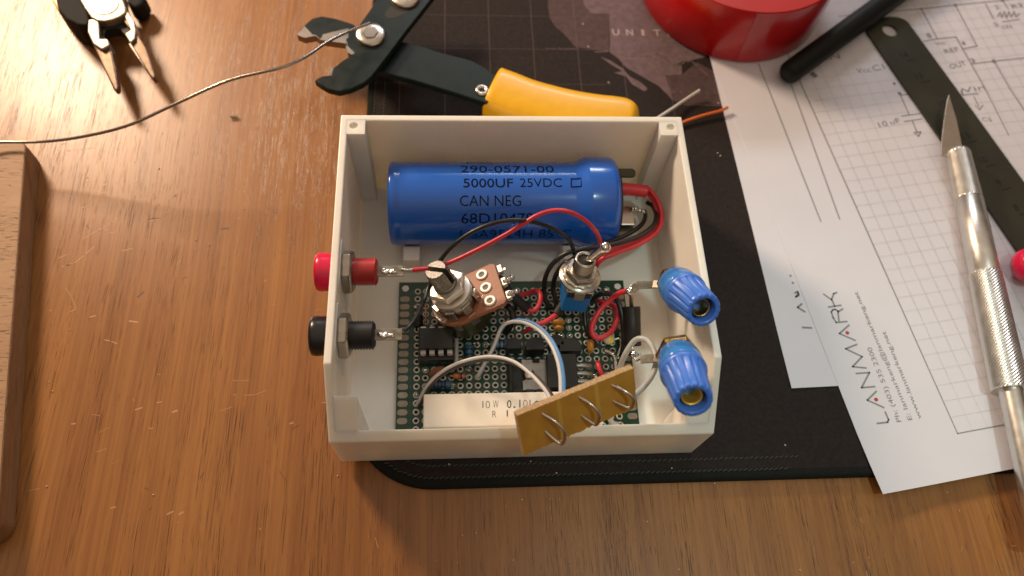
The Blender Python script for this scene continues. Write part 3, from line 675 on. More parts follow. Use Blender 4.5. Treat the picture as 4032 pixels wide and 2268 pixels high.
# big diode standing beside the board
a, b = A(2486, 1207, 14.5), A(2490, 1362, 9.5); T = along(a, b); L = (b - a).length
di = MB().lathe([(1.0, 0), (2.45, 0), (2.6, .15), (2.6, L - .15), (2.45, L), (1.0, L)], 32, T).build('power_diode', m_blackmat, pcb)
MB().lathe([(2.63, .5), (2.63, 2.6)], 32, T, caps=False).build('cathode_band', m_heat, di)
up = A(2485, 1143, 24); MB().tube([a, a.lerp(up, .3) , a.lerp(up, .7), up], .62, 10).build('lead', m_tin, di)
MB().tube([b, b + (b - a) * .12, A(2497, 1392, 7), A(2490, 1405, 5)], .62, 10).build('lead', m_tin, di)

# ------------------------------------------------------------------ potentiometer
PO = A(1800, 1181, 17); ax = lean(PO, -.58, -.81, 40); T0 = frame(PO, ax, .92, -.40)
pot = thing('potentiometer', tuple(PO), 'small potentiometer with split knurled shaft and brown terminal board, leaning left', 'potentiometer')
MB().lathe([(6.6, -9.6), (7.3, -9.2), (7.4, -1.9), (7.4, -1.5)], 48, T0).build('can', m_canbrass, pot)
wf = [(8.0 * math.cos(t), 8.0 * math.sin(t)) for t in [math.radians(68) + i * math.radians(224) / 24 for i in range(25)]]
wf += [(4.2, -7.7), (12.6, -7.7), (13.5, -6.8), (13.5, 6.8), (12.6, 7.7), (4.2, 7.7)]
T0w = T0 @ Matrix.Translation((0, 0, -1.5))
MB().prism(wf, -.1, 1.3, T0w).build('terminal_board', m_phen, pot, bevel=.15)
MB().lathe([(6.0, -.25), (6.2, -.1), (6.2, 3.4), (5.9, 3.9), (3.3, 3.95)], 48, T0, caps=True).build('front_casing', m_casing, pot)
m = MB()
for t in (205, 250, 292, 335):
    R_ = T0 @ Matrix.Rotation(math.radians(t), 4, 'Z')
    m.box(5.6, 6.9, -1.3, 1.3, 3.3, 3.75, R_); m.box(6.5, 7.0, -1.3, 1.3, -.15, 3.7, R_); m.box(7.4, 7.75, -1.3, 1.3, -4.5, -.1, R_)
m.build('case_tabs', m_nickel, pot, bevel=.15)
MB().lathe([(2.9, 4.4), (5.9, 4.45), (6.0, 4.65), (6.0, 4.95), (5.85, 5.1), (2.9, 5.1)], 48, T0, caps=False).build('washer', m_bright, pot)
pr = []; z = 3.9
while z < 9.2: pr += [(3.25, z), (3.5, z + .25)]; z += .5
MB().lathe(pr + [(3.3, 9.3), (2.9, 9.5)], 40, T0).build('threaded_bushing', m_shaft, pot)
MB().ngon(6, 5.9, 6.3, 8.4, T0, rot=.30).build('hex_nut', m_bright, pot, bevel=.25)
# split knurled shaft: two halves
for sgn in (-1, 1):
    m = MB(); n = 40; vs = []; fs = []; zz = [9.2, 10.0, 15.2, 15.8]; g = .8
    for iz, z in enumerate(zz):
        rad = (3.0, 3.25, 3.15, 2.9)[iz]
        for i in range(n + 1):
            t = -math.acos(g / 3.25) + 2 * math.acos(g / 3.25) * i / n
            q = rad * (1 - (.035 if i % 2 else 0)); vs.append((q * math.cos(t) * sgn, q * math.sin(t) * sgn, z))
    k = n + 1
    for iz in range(len(zz) - 1):
        for i in range(n): fs.append((iz * k + i, iz * k + i + 1, (iz + 1) * k + i + 1, (iz + 1) * k + i))
        fs.append((iz * k + n, iz * k, (iz + 1) * k, (iz + 1) * k + n))
    fs.append(tuple(range(3 * k, 4 * k)))
    m.add(vs, fs, T0 @ Matrix.Rotation(.95, 4, 'Z')); m.v = m.v; m.m = [0] * len(m.f); m.m[-1] = 1
    m.build('shaft_half', [m_shaft, m_tip], pot)
MB().lathe([(2.4, 9.0), (2.4, 10.6)], 24, T0).build('shaft_core', m_dark, pot)
for y in (-5, 0, 5):
    m = MB(); m.lathe([(.75, 1.45), (.9, 1.75), (1.75, 1.8), (1.85, 1.5), (1.85, 1.3)], 24, T0w @ Matrix.Translation((9.0, y, 0)), caps=False); r_ = m.build('rivet', m_bright, pot)
    MB().disc(9.0, y, 1.42, .95, 16, T0w).build('rivet_bore', m_heat, r_)
    m = MB(); m.box(11.4, 16.0, y - .45, y + .45, -.55, -.15, T0w); m.box(13.8, 15.1, y - 1.35, y + 1.35, -.5, .9, T0w); m.build('terminal', m_bright, pot, bevel=.12)
m = MB()
for y in (-5, 0):
    for k in range(5): m.ball((14.7 + k * .55, y + random.uniform(-.3, .3), .9), random.uniform(.5, .9), 9, 6, T0w, jit=.3)
m.build('solder_joint', m_solder, pot)
mb = MB(); 
for i, ch in enumerate('B100K'):
    t = math.radians(228 - i * 11.5); t2 = t - math.radians(8.5); ro, ri = 7.8, 6.5
    g = lambda r, t: T0w @ Vector((r * math.cos(t), r * math.sin(t), 1.34))
    text_quad(mb, ch, g(ri, t), g(ri, t2), g(ro, t2), g(ro, t), ax * .03)
mb.build('lettering', m_label, pot)

# ------------------------------------------------------------------ toggle switch
SO = A(2285, 1082, 25); sx = lean(SO, .33, -.94, 38); T1 = frame(SO, sx, 1, .08)
sw = thing('toggle_switch', tuple(SO), 'miniature toggle switch with bright metal lever and blue body above the board', 'toggle switch')
MB().box(-3.7, 3.7, -5.2, 5.2, -11.2, -1.6, T1).build('body', mat('switch_blue', (.008, .13, .40), .4, coat=.1), sw, bevel=.2)
m = MB(); m.box(-3.8, 3.8, -5.4, 5.4, -1.6, -1.1, T1); m.box(-1.5, 1.5, -5.8, -5.35, -4.6, -1.2, T1); m.box(-1.5, 1.5, 5.35, 5.8, -4.6, -1.2, T1); m.box(-3.9, -3.72, -4.6, 4.6, -3.0, -1.2, T1); m.box(3.72, 3.9, -4.6, 4.6, -3.0, -1.2, T1)
m.build('bracket', m_nickel, sw, bevel=.1)
m = MB(); m.box(-3.3, -1.55, -5.35, -5.2, -3.9, -1.5, T1); m.box(1.55, 3.3, -5.35, -5.2, -3.9, -1.5, T1); m.build('moulding', m_blackmat, sw)
MB().lathe([(3.0, -.9), (5.9, -.9), (6.0, -.6), (5.9, -.3), (3.0, -.3)], 48, T1, caps=False).build('washer', m_nickel, sw)
m = MB().lathe([(3.0, -.1), (4.9, -.15), (5.1, .2), (4.8, .5), (3.0, .6)], 48, T1, caps=False, rf=lambda a, z, r: r * (1 + .05 * math.sin(a * 12)) if r > 4 else r); m.build('lock_washer', m_nickel, sw)
MB().ngon(6, 4.7, .8, 2.9, T1, rot=.2).build('hex_nut', m_nickel, sw, bevel=.25)
pr = []; z = -1.1
while z < 7.2: pr += [(2.75, z), (3.0, z + .22)]; z += .44
MB().lathe(pr + [(2.8, 7.4), (2.2, 7.5), (2.1, 6.4)], 36, T1).build('threaded_bushing', m_nickel, sw)
MB().disc(0, 0, 6.9, 2.1, 20, T1).build('bushing_bore', m_dark, sw)
ld = lean(SO, .80, -.60, 50); T2 = frame(T1 @ Vector((0, 0, 5.6)), ld, 1, 0)
MB().lathe([(1.0, 0), (1.02, 3.0), (1.25, 6.2), (1.5, 8.0), (1.58, 8.9), (1.45, 9.7), (1.0, 10.2), (.3, 10.4)], 28, T2).build('lever', mat('chrome', (.80, .75, .68), .10, 1.), sw)

# ------------------------------------------------------------------ blue binding posts
def bpost(mp, fl, label, lugpts, nr, sock):
    a = (mp - fl).normalized(); T = frame(fl, a, 1, .2); L = (mp - fl).length
    t = thing('binding_post', tuple(fl), label, 'binding post', 'blue binding posts on the right of the box')
    MB().lathe([(2.0, -8.0), (4.5, -8.0), (5.0, -7.6), (5.15, -6.4), (5.2, -5.4), (5.5, -5.2), (5.55, -1.6), (5.3, -1.0), (2, -1.0)], 48, T).build('collar', m_bring, t)
    nf = 22
    def flute(ang, z, r): return r * (1 - (.055 if math.cos(ang * nf / 2 * 2 / 1) > .55 else 0)) if .8 < z < L - .9 else r
    n = 160
    m = MB().lathe([(3.0, -1.0), (5.65, -.95), (5.75, -.3), (5.65, .3), (5.35, .8), (5.2, 1.0), (4.55, L - 1.0), (4.42, L - .25), (4.2, L), (3.25, L), (3.1, L - .3), (3.1, L - 7)], n, T, caps=False,
                   rf=lambda g, z, r: r * (1 - (.085 if math.cos(g * 16) > .74 else 0)) if (r > 4.25 and z > .85) else r)
    m.build('fluted_cap', m_bpost, t)
    MB().lathe([(2.05, L - 9.5), (2.05, L - 2.2), (2.15, L - 1.8), (2.5, L - 1.8), (2.55, L - 2.2), (2.55, L - 9.5)], 40, T, caps=False).build('metal_sleeve', sock, t)
    MB().disc(0, 0, L - 6, 3.1, 24, T).build('cap_floor', m_bpost, t); MB().disc(0, 0, L - 9.4, 2.05, 24, T).build('socket_floor', m_dark, t)
    MB().ngon(6, nr, -10.6, -8.1, T, rot=.4).build('hex_nut', m_brass, t, bevel=.25)
    MB().lathe([(1.9, -14.5), (1.9, -8)], 20, T).build('threaded_stud', m_brass, t)
    m = MB(); c = [Vector(p) for p in lugpts]
    for p, q in zip(c, c[1:]):
        Tq = along(p, q); l = (q - p).length; m.box(-1.2, 1.2, -.3, .3, 0, l, Tq)
    m.build('solder_lug', m_lug, t, bevel=.12)
    e = c[-1]; m = MB()
    for k in range(6): m.ball(e + Vector((random.uniform(-1, .6), random.uniform(-.8, .8), random.uniform(-.2, .5))), random.uniform(.55, .95), 9, 6, jit=.3)
    m.build('solder_joint', m_solder, t); return t
M1 = A(2772, 1222, 46); F1 = M1 - lean(M1, 74, 68, 33) * 11.5
bpost(M1, F1, 'blue binding post with dark socket, the one farther back beside the diode', [A(2630, 1120, 27), A(2570, 1120, 25), A(2510, 1123, 25), A(2487, 1142, 24)], 4.5, m_brass)
M2 = A(2731, 1577, 53); F2 = M2 - lean(M2, 39, 110, 35) * 12
bpost(M2, F2, 'blue binding post with shining gold socket, the one nearer the front right corner', [A(2620, 1412, 33), A(2575, 1410, 32), A(2521, 1415, 31), A(2505, 1398, 30)], 5.4, m_litgold)

# ------------------------------------------------------------------ tan strip board with three wire loops
def SP(x, y, z): return A(1900 + x / 2.576, 1350 + y / 2.576, z)
TLc, TRc, BRc, BLc = SP(362, 735, 48), SP(1545, 250, 46), SP(1585, 632, 36), SP(420, 1140, 38)
ux = (TRc - TLc).normalized(); uy = (TLc - BLc); uy = (uy - ux * uy.dot(ux)).normalized(); uz = ux.cross(uy)
TS = Matrix(((ux.x, uy.x, uz.x, BLc.x), (ux.y, uy.y, uz.y, BLc.y), (ux.z, uy.z, uz.z, BLc.z), (0, 0, 0, 1)))
LW = (TRc - TLc).length; LH = (TLc - BLc).length
stp = thing('strip_board', tuple(BLc), 'narrow tan board with three silver wire loops standing over the front edge', 'strip board')
mf = MB(); rs = random.Random(5); n = 44
top = [(LW * i / n, LH + rs.uniform(-.08, .08)) for i in range(n + 1)]; bot = [(LW * i / n, rs.uniform(-.28, .22)) for i in range(n + 1)]
front = MB(); poly = bot + top[::-1]
front.prism(poly, -1.8, 0, TS); front.m = [0] * len(front.f)
for i, f in enumerate(front.f):
    if len(f) == 4: front.m[i] = 1
front.build('board', [m_tan, m_tanedge], stp)
mb = MB()
for xx, w, m_ in ((LW * .34, .9, 0), (LW * .665, 1.0, 0)): mb.box(xx - w / 2, xx + w / 2, .25, LH - .1, -.01, .015, TS)
mb.build('bare_strips', mat('pale_resin_strip', (.60, .36, .06), .4), stp)
mat_loop = mat('loop_wire', (.66, .60, .52), .24, 1., var=.15, vscale=900)
for (x1, y1), (x2, y2), out in (((615, 722), (645, 905), (832, 985)), ((985, 552), (1010, 740), (1182, 790)), ((1318, 430), (1330, 590), (1532, 622))):
    inv = TS.inverted()
    def onb(x, y):     # where the pixel's ray meets the board face
        d = ray(1900 + x / 2.576, 1350 + y / 2.576); t = (BLc - CAM_LOC).dot(uz) / d.dot(uz); return inv @ (CAM_LOC + d * t)
    p, q = onb(x1, y1), onb(x2, y2)
    def lift(x, y, h):
        d = ray(1900 + x / 2.576, 1350 + y / 2.576); t = (BLc + uz * h - CAM_LOC).dot(uz) / d.dot(uz); return inv @ (CAM_LOC + d * t)
    ox, oy = out
    pts = [p + Vector((0, 0, -.6)), p, lift(x1 + (ox - x1) * .55, y1 + (oy - y1) * .28, 2.2), lift(ox - 8, y1 + (oy - y1) * .62, 3.6), lift(ox, oy - 12, 3.9), lift(ox - 30, oy + 40, 3.4), lift(x2 + (ox - x2) * .45, y2 + (oy + 40 - y2) * .62, 2.0), q, q + Vector((0, 0, -.6))]
    MB().tube(pts, .42, 12, TS, res=8).build('wire_loop', mat_loop, stp)

# ------------------------------------------------------------------ wires in the box
def wire(name, pts, r, m, label, group=None, res=8, extra=None):
    P_ = [A(*p) for p in pts]; o = MB().tube(P_, r, 14, res=res)
    if extra is None:
        ob = o.build(name, m, loc=P_[0]); return tag(ob, label, 'wire', group)
    t = thing(name, tuple(P_[0]), label, 'wire', group); o.build('insulation', m, t)
    for nm, pp, rr, mm in extra: MB().tube([A(*p) for p in pp], rr, 12, res=6).build(nm, mm, t)
    return t
wire('hookup_wire', [(1624, 1062, 29), (1660, 1060, 29), (1705, 1054, 28.5), (1780, 1030, 29), (1880, 983, 32), (1980, 930, 36), (2055, 885, 39), (2115, 848, 41), (2180, 829, 42), (2245, 836, 42), (2310, 872, 39), (2350, 918, 34), (2363, 955, 29), (2358, 990, 25), (2345, 1020, 21)], .62, m_wred,
     'long red wire arching over the capacitor from the red jack', 'red and black wires in the box', extra=[('bare_end', [(1580, 1061, 29.5), (1605, 1063, 29.2), (1628, 1062, 29)], .38, m_tin)])
wire('hookup_wire', [(1592, 1303, 29.4), (1612, 1285, 29), (1640, 1245, 27), (1668, 1190, 24), (1690, 1125, 23), (1712, 1066, 26), (1738, 1020, 30), (1780, 972, 34), (1840, 925, 37), (1910, 890, 39), (1985, 870, 40), (2060, 868, 40), (2130, 882, 38), (2200, 912, 34), (2240, 945, 29), (2258, 985, 24), (2262, 1015, 18), (2262, 1050, 12)], .60, m_wblk,
     'long black wire looping over the capacitor from the black jack', 'red and black wires in the box')
wire('hookup_wire', [(2548, 797, 13), (2570, 812, 14), (2584, 845, 16), (2574, 885, 18), (2530, 922, 20), (2460, 950, 22), (2370, 972, 23), (2290, 980, 24), (2225, 1000, 23), (2175, 1040, 20), (2148, 1090, 15), (2142, 1140, 10), (2150, 1185, 7), (2170, 1215, 5)], .72, m_wblk,
     'black wire from the capacitor end, making the wider of two bends above the board', 'red and black wires in the box')
wire('hookup_wire', [(2538, 832, 12), (2540, 855, 13), (2525, 885, 16), (2480, 918, 18), (2410, 948, 20), (2340, 972, 21), (2280, 998, 21), (2225, 1035, 19), (2190, 1080, 15), (2178, 1130, 10), (2186, 1175, 7), (2200, 1200, 5)], .72, m_wblk,
     'black wire from the capacitor end, making the tighter of two bends above the board', 'red and black wires in the box')
wire('hookup_wire', [(2538, 738, 17.6), (2562, 752, 18), (2592, 795, 18), (2606, 850, 17), (2596, 898, 17), (2556, 938, 18), (2490, 972, 20), (2420, 998, 21), (2368, 1022, 20), (2345, 1050, 17)], .72, m_wred,
     'red wire from the sleeved capacitor tab, outer of the red pair', 'red and black wires in the box')
wire('hookup_wire', [(2538, 744, 17), (2556, 764, 16.5), (2580, 805, 16), (2592, 855, 15.5), (2580, 900, 15.5), (2540, 932, 16), (2480, 958, 18), (2410, 982, 19.5), (2362, 1004, 19), (2338, 1030, 16)], .72, m_wred,
     'red wire from the sleeved capacitor tab, inner of the red pair', 'red and black wires in the box')
wire('hookup_wire', [(2070, 1211, 11), (2085, 1222, 10.5), (2104, 1222, 10.5), (2120, 1205, 11), (2129, 1176, 11.5), (2126, 1154, 11), (2112, 1144, 9.5), (2085, 1152, 7.5), (2042, 1166, 6)], .75, m_wred,
     'short red wire curled in a hook right of the potentiometer', 'red and black wires in the box', extra=[('heat_shrink_sleeve', [(1992, 1140, 16), (2015, 1160, 15), (2045, 1188, 13), (2074, 1214, 11)], 1.45, m_shrink)])
wire('hookup_wire', [(2192, 1236, 12), (2172, 1252, 12), (2145, 1268, 12), (2118, 1278, 11.5), (2092, 1290, 9), (2070, 1305, 6)], .75, m_wred,
     'short red wire slanting under the blue and white wire pair', 'red and black wires in the box', extra=[('heat_shrink_sleeve', [(2265, 1090, 12), (2250, 1130, 12), (2228, 1180, 12.5), (2190, 1239, 12)], 1.35, m_shrink)])
wire('hookup_wire', [(2478, 1146, 23), (2445, 1152, 20), (2405, 1178, 16), (2362, 1222, 14), (2334, 1275, 13), (2333, 1312, 12.5), (2352, 1330, 12), (2385, 1322, 12), (2415, 1292, 12), (2430, 1250, 11.5), (2424, 1216, 10.5), (2402, 1196, 9), (2370, 1190, 7), (2355, 1185, 5)], .80, m_wred,
     'red wire coiled in a loop beside the diode, joined to the blue post', 'red and black wires in the box')
wire('hookup_wire', [(2330, 1190, 6), (2345, 1170, 10), (2372, 1156, 13), (2405, 1160, 14), (2432, 1185, 14), (2448, 1235, 13), (2455, 1290, 11), (2458, 1345, 8), (2455, 1380, 5)], .85, m_wblk,
     'black wire bent in an arch close to the diode', 'red and black wires in the box')
wire('hookup_wire', [(2312, 1180, 12), (2302, 1215, 10), (2303, 1260, 9), (2312, 1300, 8), (2330, 1335, 7), (2348, 1362, 5)], .8, m_wblk,
     'black wire running down from the switch beside the red loop', 'red and black wires in the box')
wire('hookup_wire', [(1966, 1087, 20), (1985, 1100, 19), (2005, 1130, 16), (2022, 1160, 12), (2030, 1190, 8), (2032, 1215, 5)], .55, m_wblk,
     'thin black wire from the top terminal of the potentiometer', 'red and black wires in the box')
wire('hookup_wire', [(1998, 1205, 14), (2015, 1225, 12), (2020, 1255, 10), (2005, 1290, 7), (1990, 1310, 5)], 1.0, m_wblk,
     'thick black wire from the lowest terminal of the potentiometer', 'red and black wires in the box')
def offs(pts, dx, dy): return [(x + dx[0] + (dx[1] - dx[0]) * i / (len(pts) - 1), y + dy[0] + (dy[1] - dy[0]) * i / (len(pts) - 1), z) for i, (x, y, z) in enumerate(pts)]
def keys(t, K):
    for (a, va), (b, vb) in zip(K, K[1:]):
        if t <= b: s = (t - a) / (b - a); s = s * s * (3 - 2 * s); return va + (vb - va) * s
    return K[-1][1]
def ribbon_pair(pts, r, sep, ma, mb_, label, na, nb, tw):
    P_ = [A(*p) for p in pts]; C = curve(P_, 8); t = thing('ribbon_wire', tuple(P_[0]), label, 'wire pair')
    a = []; b = []
    for i, p in enumerate(C):
        d = (C[min(i + 1, len(C) - 1)] - C[max(i - 1, 0)]).normalized(); v = (CAM_LOC - p).normalized(); n = d.cross(v).normalized(); v = n.cross(d)
        f = math.radians(keys(i / (len(C) - 1), tw)); n = n * math.cos(f) + v * math.sin(f)
        a.append(p + n * sep / 2); b.append(p - n * sep / 2)
    MB().tube(a, r, 12, raw=True).build(na, ma, t); MB().tube(b, r, 12, raw=True).build(nb, mb_, t); return t
ribbon_pair([(1882, 1486, 4.6), (1890, 1470, 7), (1910, 1430, 10), (1945, 1365, 13), (1968, 1305, 16), (1990, 1276, 18), (2030, 1264, 20), (2078, 1270, 22), (2130, 1300, 24), (2172, 1350, 27), (2200, 1415, 30), (2212, 1480, 34), (2214, 1540, 38), (2216, 1575, 40)], 0.50, .84, m_wblue, m_wwhite,
            'blue and white wire pair arching from the board to the tan strip', 'blue_insulation', 'white_insulation', [(0, 290), (.35, 285), (.6, 200), (1, 155)])
ribbon_pair([(1646, 1596, 4.5), (1658, 1575, 7), (1685, 1525, 11), (1730, 1478, 14), (1800, 1438, 17), (1880, 1415, 20), (1950, 1411, 23), (2025, 1428, 26), (2090, 1470, 30), (2140, 1520, 34), (2168, 1560, 38), (2178, 1590, 40)], 0.50, .84, m_wwhite, m_wbrown,
            'white and dark grey wire pair arching over the cement resistor', 'white_insulation', 'grey_insulation', [(0, 185), (.5, 165), (.82, 40), (1, 10)])
wire('hookup_wire', [(2432, 1500, 12), (2440, 1450, 17), (2462, 1395, 22), (2495, 1345, 25), (2525, 1333, 27), (2555, 1348, 28), (2578, 1390, 29), (2582, 1435, 30), (2566, 1480, 31), (2535, 1522, 33), (2505, 1550, 36), (2480, 1570, 38)], .78, m_wgrey,
     'thick pale grey wire looping between the tan strip and the front blue post')
wire('hookup_wire', [(2415, 1600, 8), (2400, 1640, 7), (2412, 1665, 6), (2432, 1672, 5)], .8, m_wwhite, 'white wire curving under the right end of the tan strip')
# ------------------------------------------------------------------ wooden block
ex = Vector((.9864, .1646, 0)); ey = Vector((-.1646, .9864, 0))
TB = Matrix(((ex.x, ey.x, 0, -155.7), (ex.y, ey.y, 0, 14.6), (0, 0, 1, 0), (0, 0, 0, 1)))
poly = rrect(-70, 0, -126.5, 0, 4.5, 8, (0, 1, 0, 0)); poly = [p for p in poly if p != (0, 0)]
poly = [(-70, -126.5)] + rrect(-70, 0, -126.5, 0, 4.5, 8, (0, 1, 0, 0))[1:-2] + [(0, -3.4), (-1.0, -1.2), (-3.6, 0), (-70, 0)]
m = MB().prism(poly, ZD, 6.2, TB)
m.m = [1] * len(m.f); m.m[1] = 0
blk = m.build('wood_block', [m_block, m_edge], loc=(-170, -50, ZD), bevel=.7, seg=3)
tag(blk, 'pale wooden block with rounded corners at the left edge of the desk', 'wood block')
# ------------------------------------------------------------------ pliers
ZP = 8.0
def PL(x, y, z=ZP): p = A(x / 1.917, y / 1.917, z); return (p.x, p.y)
pli = thing('needle_nose_pliers', (-140, 66, ZD), 'needle nose pliers with open serrated steel jaws and black and yellow handles', 'pliers')
def ramp(o_mb, tipz, y_hi, y_lo):          # thin the jaws towards their tips
    for i, v in enumerate(o_mb.v):
        t = min(1, max(0, (y_hi - v.y) / (y_hi - y_lo))); v.z = 5.2 + (v.z - 5.2) * (1 - t * .55)
for pts in ([(668, 148), (662, 240), (700, 335), (765, 480), (838, 640), (850, 655), (874, 657), (882, 630), (866, 500), (828, 335), (812, 292), (752, 292), (745, 158), (700, 140)],
            [(905, 127), (985, 226), (938, 254), (990, 335), (1060, 450), (1118, 545), (1140, 568), (1158, 572), (1162, 545), (1098, 345), (1022, 228), (1012, 160), (960, 80)]):
    m = MB().prism([PL(*p) for p in pts], 2.4, ZP)
    ramp(m, 3, 62, 36); m.build('jaw', m_jaw, pli, bevel=1.7, seg=4)
m = MB()
for (a, b), sgn in ((((832, 360), (866, 600)), 1), (((985, 340), (1128, 545)), -1)):
    for k in range(20):
        t = k / 19; x = a[0] + (b[0] - a[0]) * t; y = a[1] + (b[1] - a[1]) * t; p = PL(x, y, 7); s = .35
        m.box(p[0] - s, p[0] + s, p[1] - .18, p[1] + .18, 3.6 + .4 * t, 7.4 - 1.6 * t)
m.build('serrations', m_steel, pli)
MB().prism([PL(*p, 9.5) for p in [(560, -90), (600, -10), (640, 60), (690, 130), (735, 153), (790, 158), (850, 145), (905, 124), (945, 95), (950, 60), (925, -10), (915, -90)]], 3, 9.5).build('pivot_plate', m_polish, pli, bevel=.5, seg=3)
MB().prism([PL(*p, 8.6) for p in [(664, 150), (662, 240), (705, 330), (770, 372), (828, 338), (812, 292), (752, 292), (745, 158), (720, 140)]], 3, 8.7).build('jaw_face', m_polish, pli, bevel=.4)
MB().prism([PL(*p, 8.6) for p in [(930, 100), (985, 226), (940, 254), (985, 325), (1018, 290), (1024, 228), (1012, 160), (965, 85)]], 3, 8.7).build('jaw_face', m_polish, pli, bevel=.4)
MB().prism([PL(*p, 7) for p in [(748, 158), (905, 127), (980, 222), (935, 252), (905, 215), (870, 205), (800, 215), (780, 250), (790, 290), (752, 290)]], 2.5, 6.6).build('slip_joint', m_dark, pli, bevel=.2)
c = PL(795, 40, 9.5); MB().lathe([(4.6, 9.4), (4.6, 9.62), (4.2, 9.66)], 32, Matrix.Translation((c[0], c[1], 0))).build('rivet_head', m_steel, pli)
MB().prism([PL(*p, 10) for p in [(400, -60), (425, 55), (490, 125), (575, 168), (640, 175), (668, 150), (650, 70), (600, -20), (570, -90)]], -2.6, 9.0).build('handle_grip', m_rubber, pli, bevel=2, seg=4)
MB().prism([PL(*p, 8) for p in [(370, -80), (390, 0), (425, 62), (480, 115), (440, 20), (420, -80)]], -2.0, 7.5).build('grip_edge', m_grip, pli, bevel=1, seg=3)
MB().prism([PL(*p, 8) for p in [(925, -90), (935, -15), (990, 15), (1050, -15), (1080, -90)]], -2.6, 5.0).build('handle_grip', m_rubber, pli, bevel=2, seg=4)
# ------------------------------------------------------------------ solder wire
pts = [(-60, 362, 10), (0, 358, 8.5), (100, 356.5, 9), (200, 345, 12), (320, 316, 17), (440, 262, 22), (540, 216, 25), (600, 195, 26), (670, 179, 27), (720, 166, 27), (770, 142, 26), (820, 108, 24), (870, 82, 22), (930, 58, 21)]
P_ = [D(*p) for p in pts]
tag(MB().tube(P_, .50, 14, res=10).build('solder_wire', mat('solder_wire_metal', (.34, .31, .28), .26, 1., var=.1), loc=P_[1]), 'thin silver solder wire arching from the left edge to the wire stripper', 'solder wire')
# ------------------------------------------------------------------ wire stripper
def ST(x, y, z): p = A(1100 + x / 1.917, y / 1.917, z); return (p.x, p.y)
stp_ = thing('wire_stripper', (-30, 50, 0), 'dark green wire stripper with yellow grip lying behind the white box', 'wire stripper')
ZB, ZA = 12.5, 16.0
B_ = [(135, 262), (165, 215), (200, 178), (250, 138), (320, 121), (430, 140), (560, 182), (640, 260), (960, 320), (1100, 358), (1240, 402), (1450, 455), (1560, 515), (1660, 590), (1610, 760), (1560, 775), (1300, 690), (1000, 600), (740, 535), (640, 480), (560, 400), (520, 352), (495, 325), (400, 312), (312, 300), (272, 266), (245, 266), (190, 284)]
MB().prism([ST(*p, ZB) for p in B_], ZB - 2.6, ZB).build('lower_plate', m_green, stp_, bevel=.3)
e_ = [(135, 264), (190, 198), (250, 262), (272, 264), (310, 298), (330, 260), (430, 235), (520, 215), (520, 350), (495, 327), (400, 314), (312, 302), (270, 270), (190, 286)]
MB().prism([ST(*p, ZB) for p in e_], ZB - 2.7, ZB + .06).build('ground_edge', m_steel, stp_)
A_ = [(265, 606), (300, 585), (330, 572), (392, 568), (404, 515), (480, 455), (566, 402), (545, 370), (512, 345), (497, 300), (545, 250), (600, 190), (690, 65), (740, -10), (790, -90), (1210, -90), (1140, 0), (1050, 115), (960, 228), (820, 415), (700, 572), (640, 622), (540, 668), (450, 690), (370, 672), (310, 640)]
MB().prism([ST(*p, ZA) for p in A_], ZA - 2.6, ZA).build('upper_plate', m_green, stp_, bevel=.3)
m = MB(); m.prism([ST(*p, ZA) for p in [(380, 570), (392, 572), (408, 515), (398, 508), (378, 520)]], ZA - 2.7, ZA + .06); m.prism([ST(*p, ZA) for p in [(500, 345), (520, 352), (566, 398), (560, 410), (545, 412), (515, 395)]], ZA - 2.7, ZA + .06)
m.build('ground_edge', m_steel, stp_)
sl = [(795, 115), (805, 85), (840, 50), (900, 20), (960, 10), (1010, 30), (990, 70), (930, 110), (870, 138), (820, 140)]
MB().prism([ST(*p, ZA) for p in sl], ZA, ZA + .05).build('slot', m_dark, stp_)
for (x, y), r, nm in (((690, 270), 5.0, 'pivot_screw'), ((950, -18), 5.2, 'stop_screw')):
    c = ST(x, y, ZA); T = Matrix.Translation((c[0], c[1], ZA)); o = MB().lathe([(r, 0), (r * 1.0, .9), (r * .92, 1.3), (r * .6, 1.45), (.1, 1.5)], 40, T).build(nm, m_tin, stp_)
    MB().ngon(6, r * .55, 1.3, 1.75, T).build('screw_drive', m_steel, o)
c = ST(1530, 682, ZB); MB().lathe([(.9, .1), (1.0, .5), (2.0, .55), (2.25, .25), (2.25, 0)], 28, Matrix.Translation((c[0], c[1], ZB)), caps=False).build('rivet', m_tin, stp_)
MB().disc(c[0], c[1], ZB + .12, 1.0, 16).build('rivet_bore', m_dark, stp_)
top = [(1981, 283), (2039, 304), (2117, 334), (2245, 367), (2349, 385), (2419, 393), (2465, 403), (2500, 428), (2519, 462)]
bot = [(1906, 434), (1985, 468), (2085, 502), (2235, 538), (2345, 553), (2412, 556), (2450, 548), (2482, 522), (2508, 486)]
tw = [Vector(A(x, y, 9)).xy for x, y in top]; bw = [Vector(A(x, y, 9)).xy for x, y in bot]
m = MB(); n = 28; vs = []; fs = []; stations = []
for s_, off, t_ in ((.90, -1.0, .60), (.97, -.75, .84), (1.0, -.35, .96)):
    e_ = (tw[1] - tw[0]).normalized() * off; c_ = (tw[0] + bw[0]) / 2 + e_; stations.append((c_, (tw[0] - bw[0]) / 2 * s_, t_))
TW = curve([Vector((q.x, q.y, 0)) for q in tw], 4); BW = curve([Vector((q.x, q.y, 0)) for q in bw], 4)
for i, (q, r_) in enumerate(zip(TW, BW)):
    f_ = i / (len(TW) - 1); t_ = 1 if f_ < .8 else math.sqrt(max(.05, 1 - ((f_ - .8) / .2) ** 2)); stations.append((((q + r_) / 2).xy, ((q - r_) / 2).xy, t_))
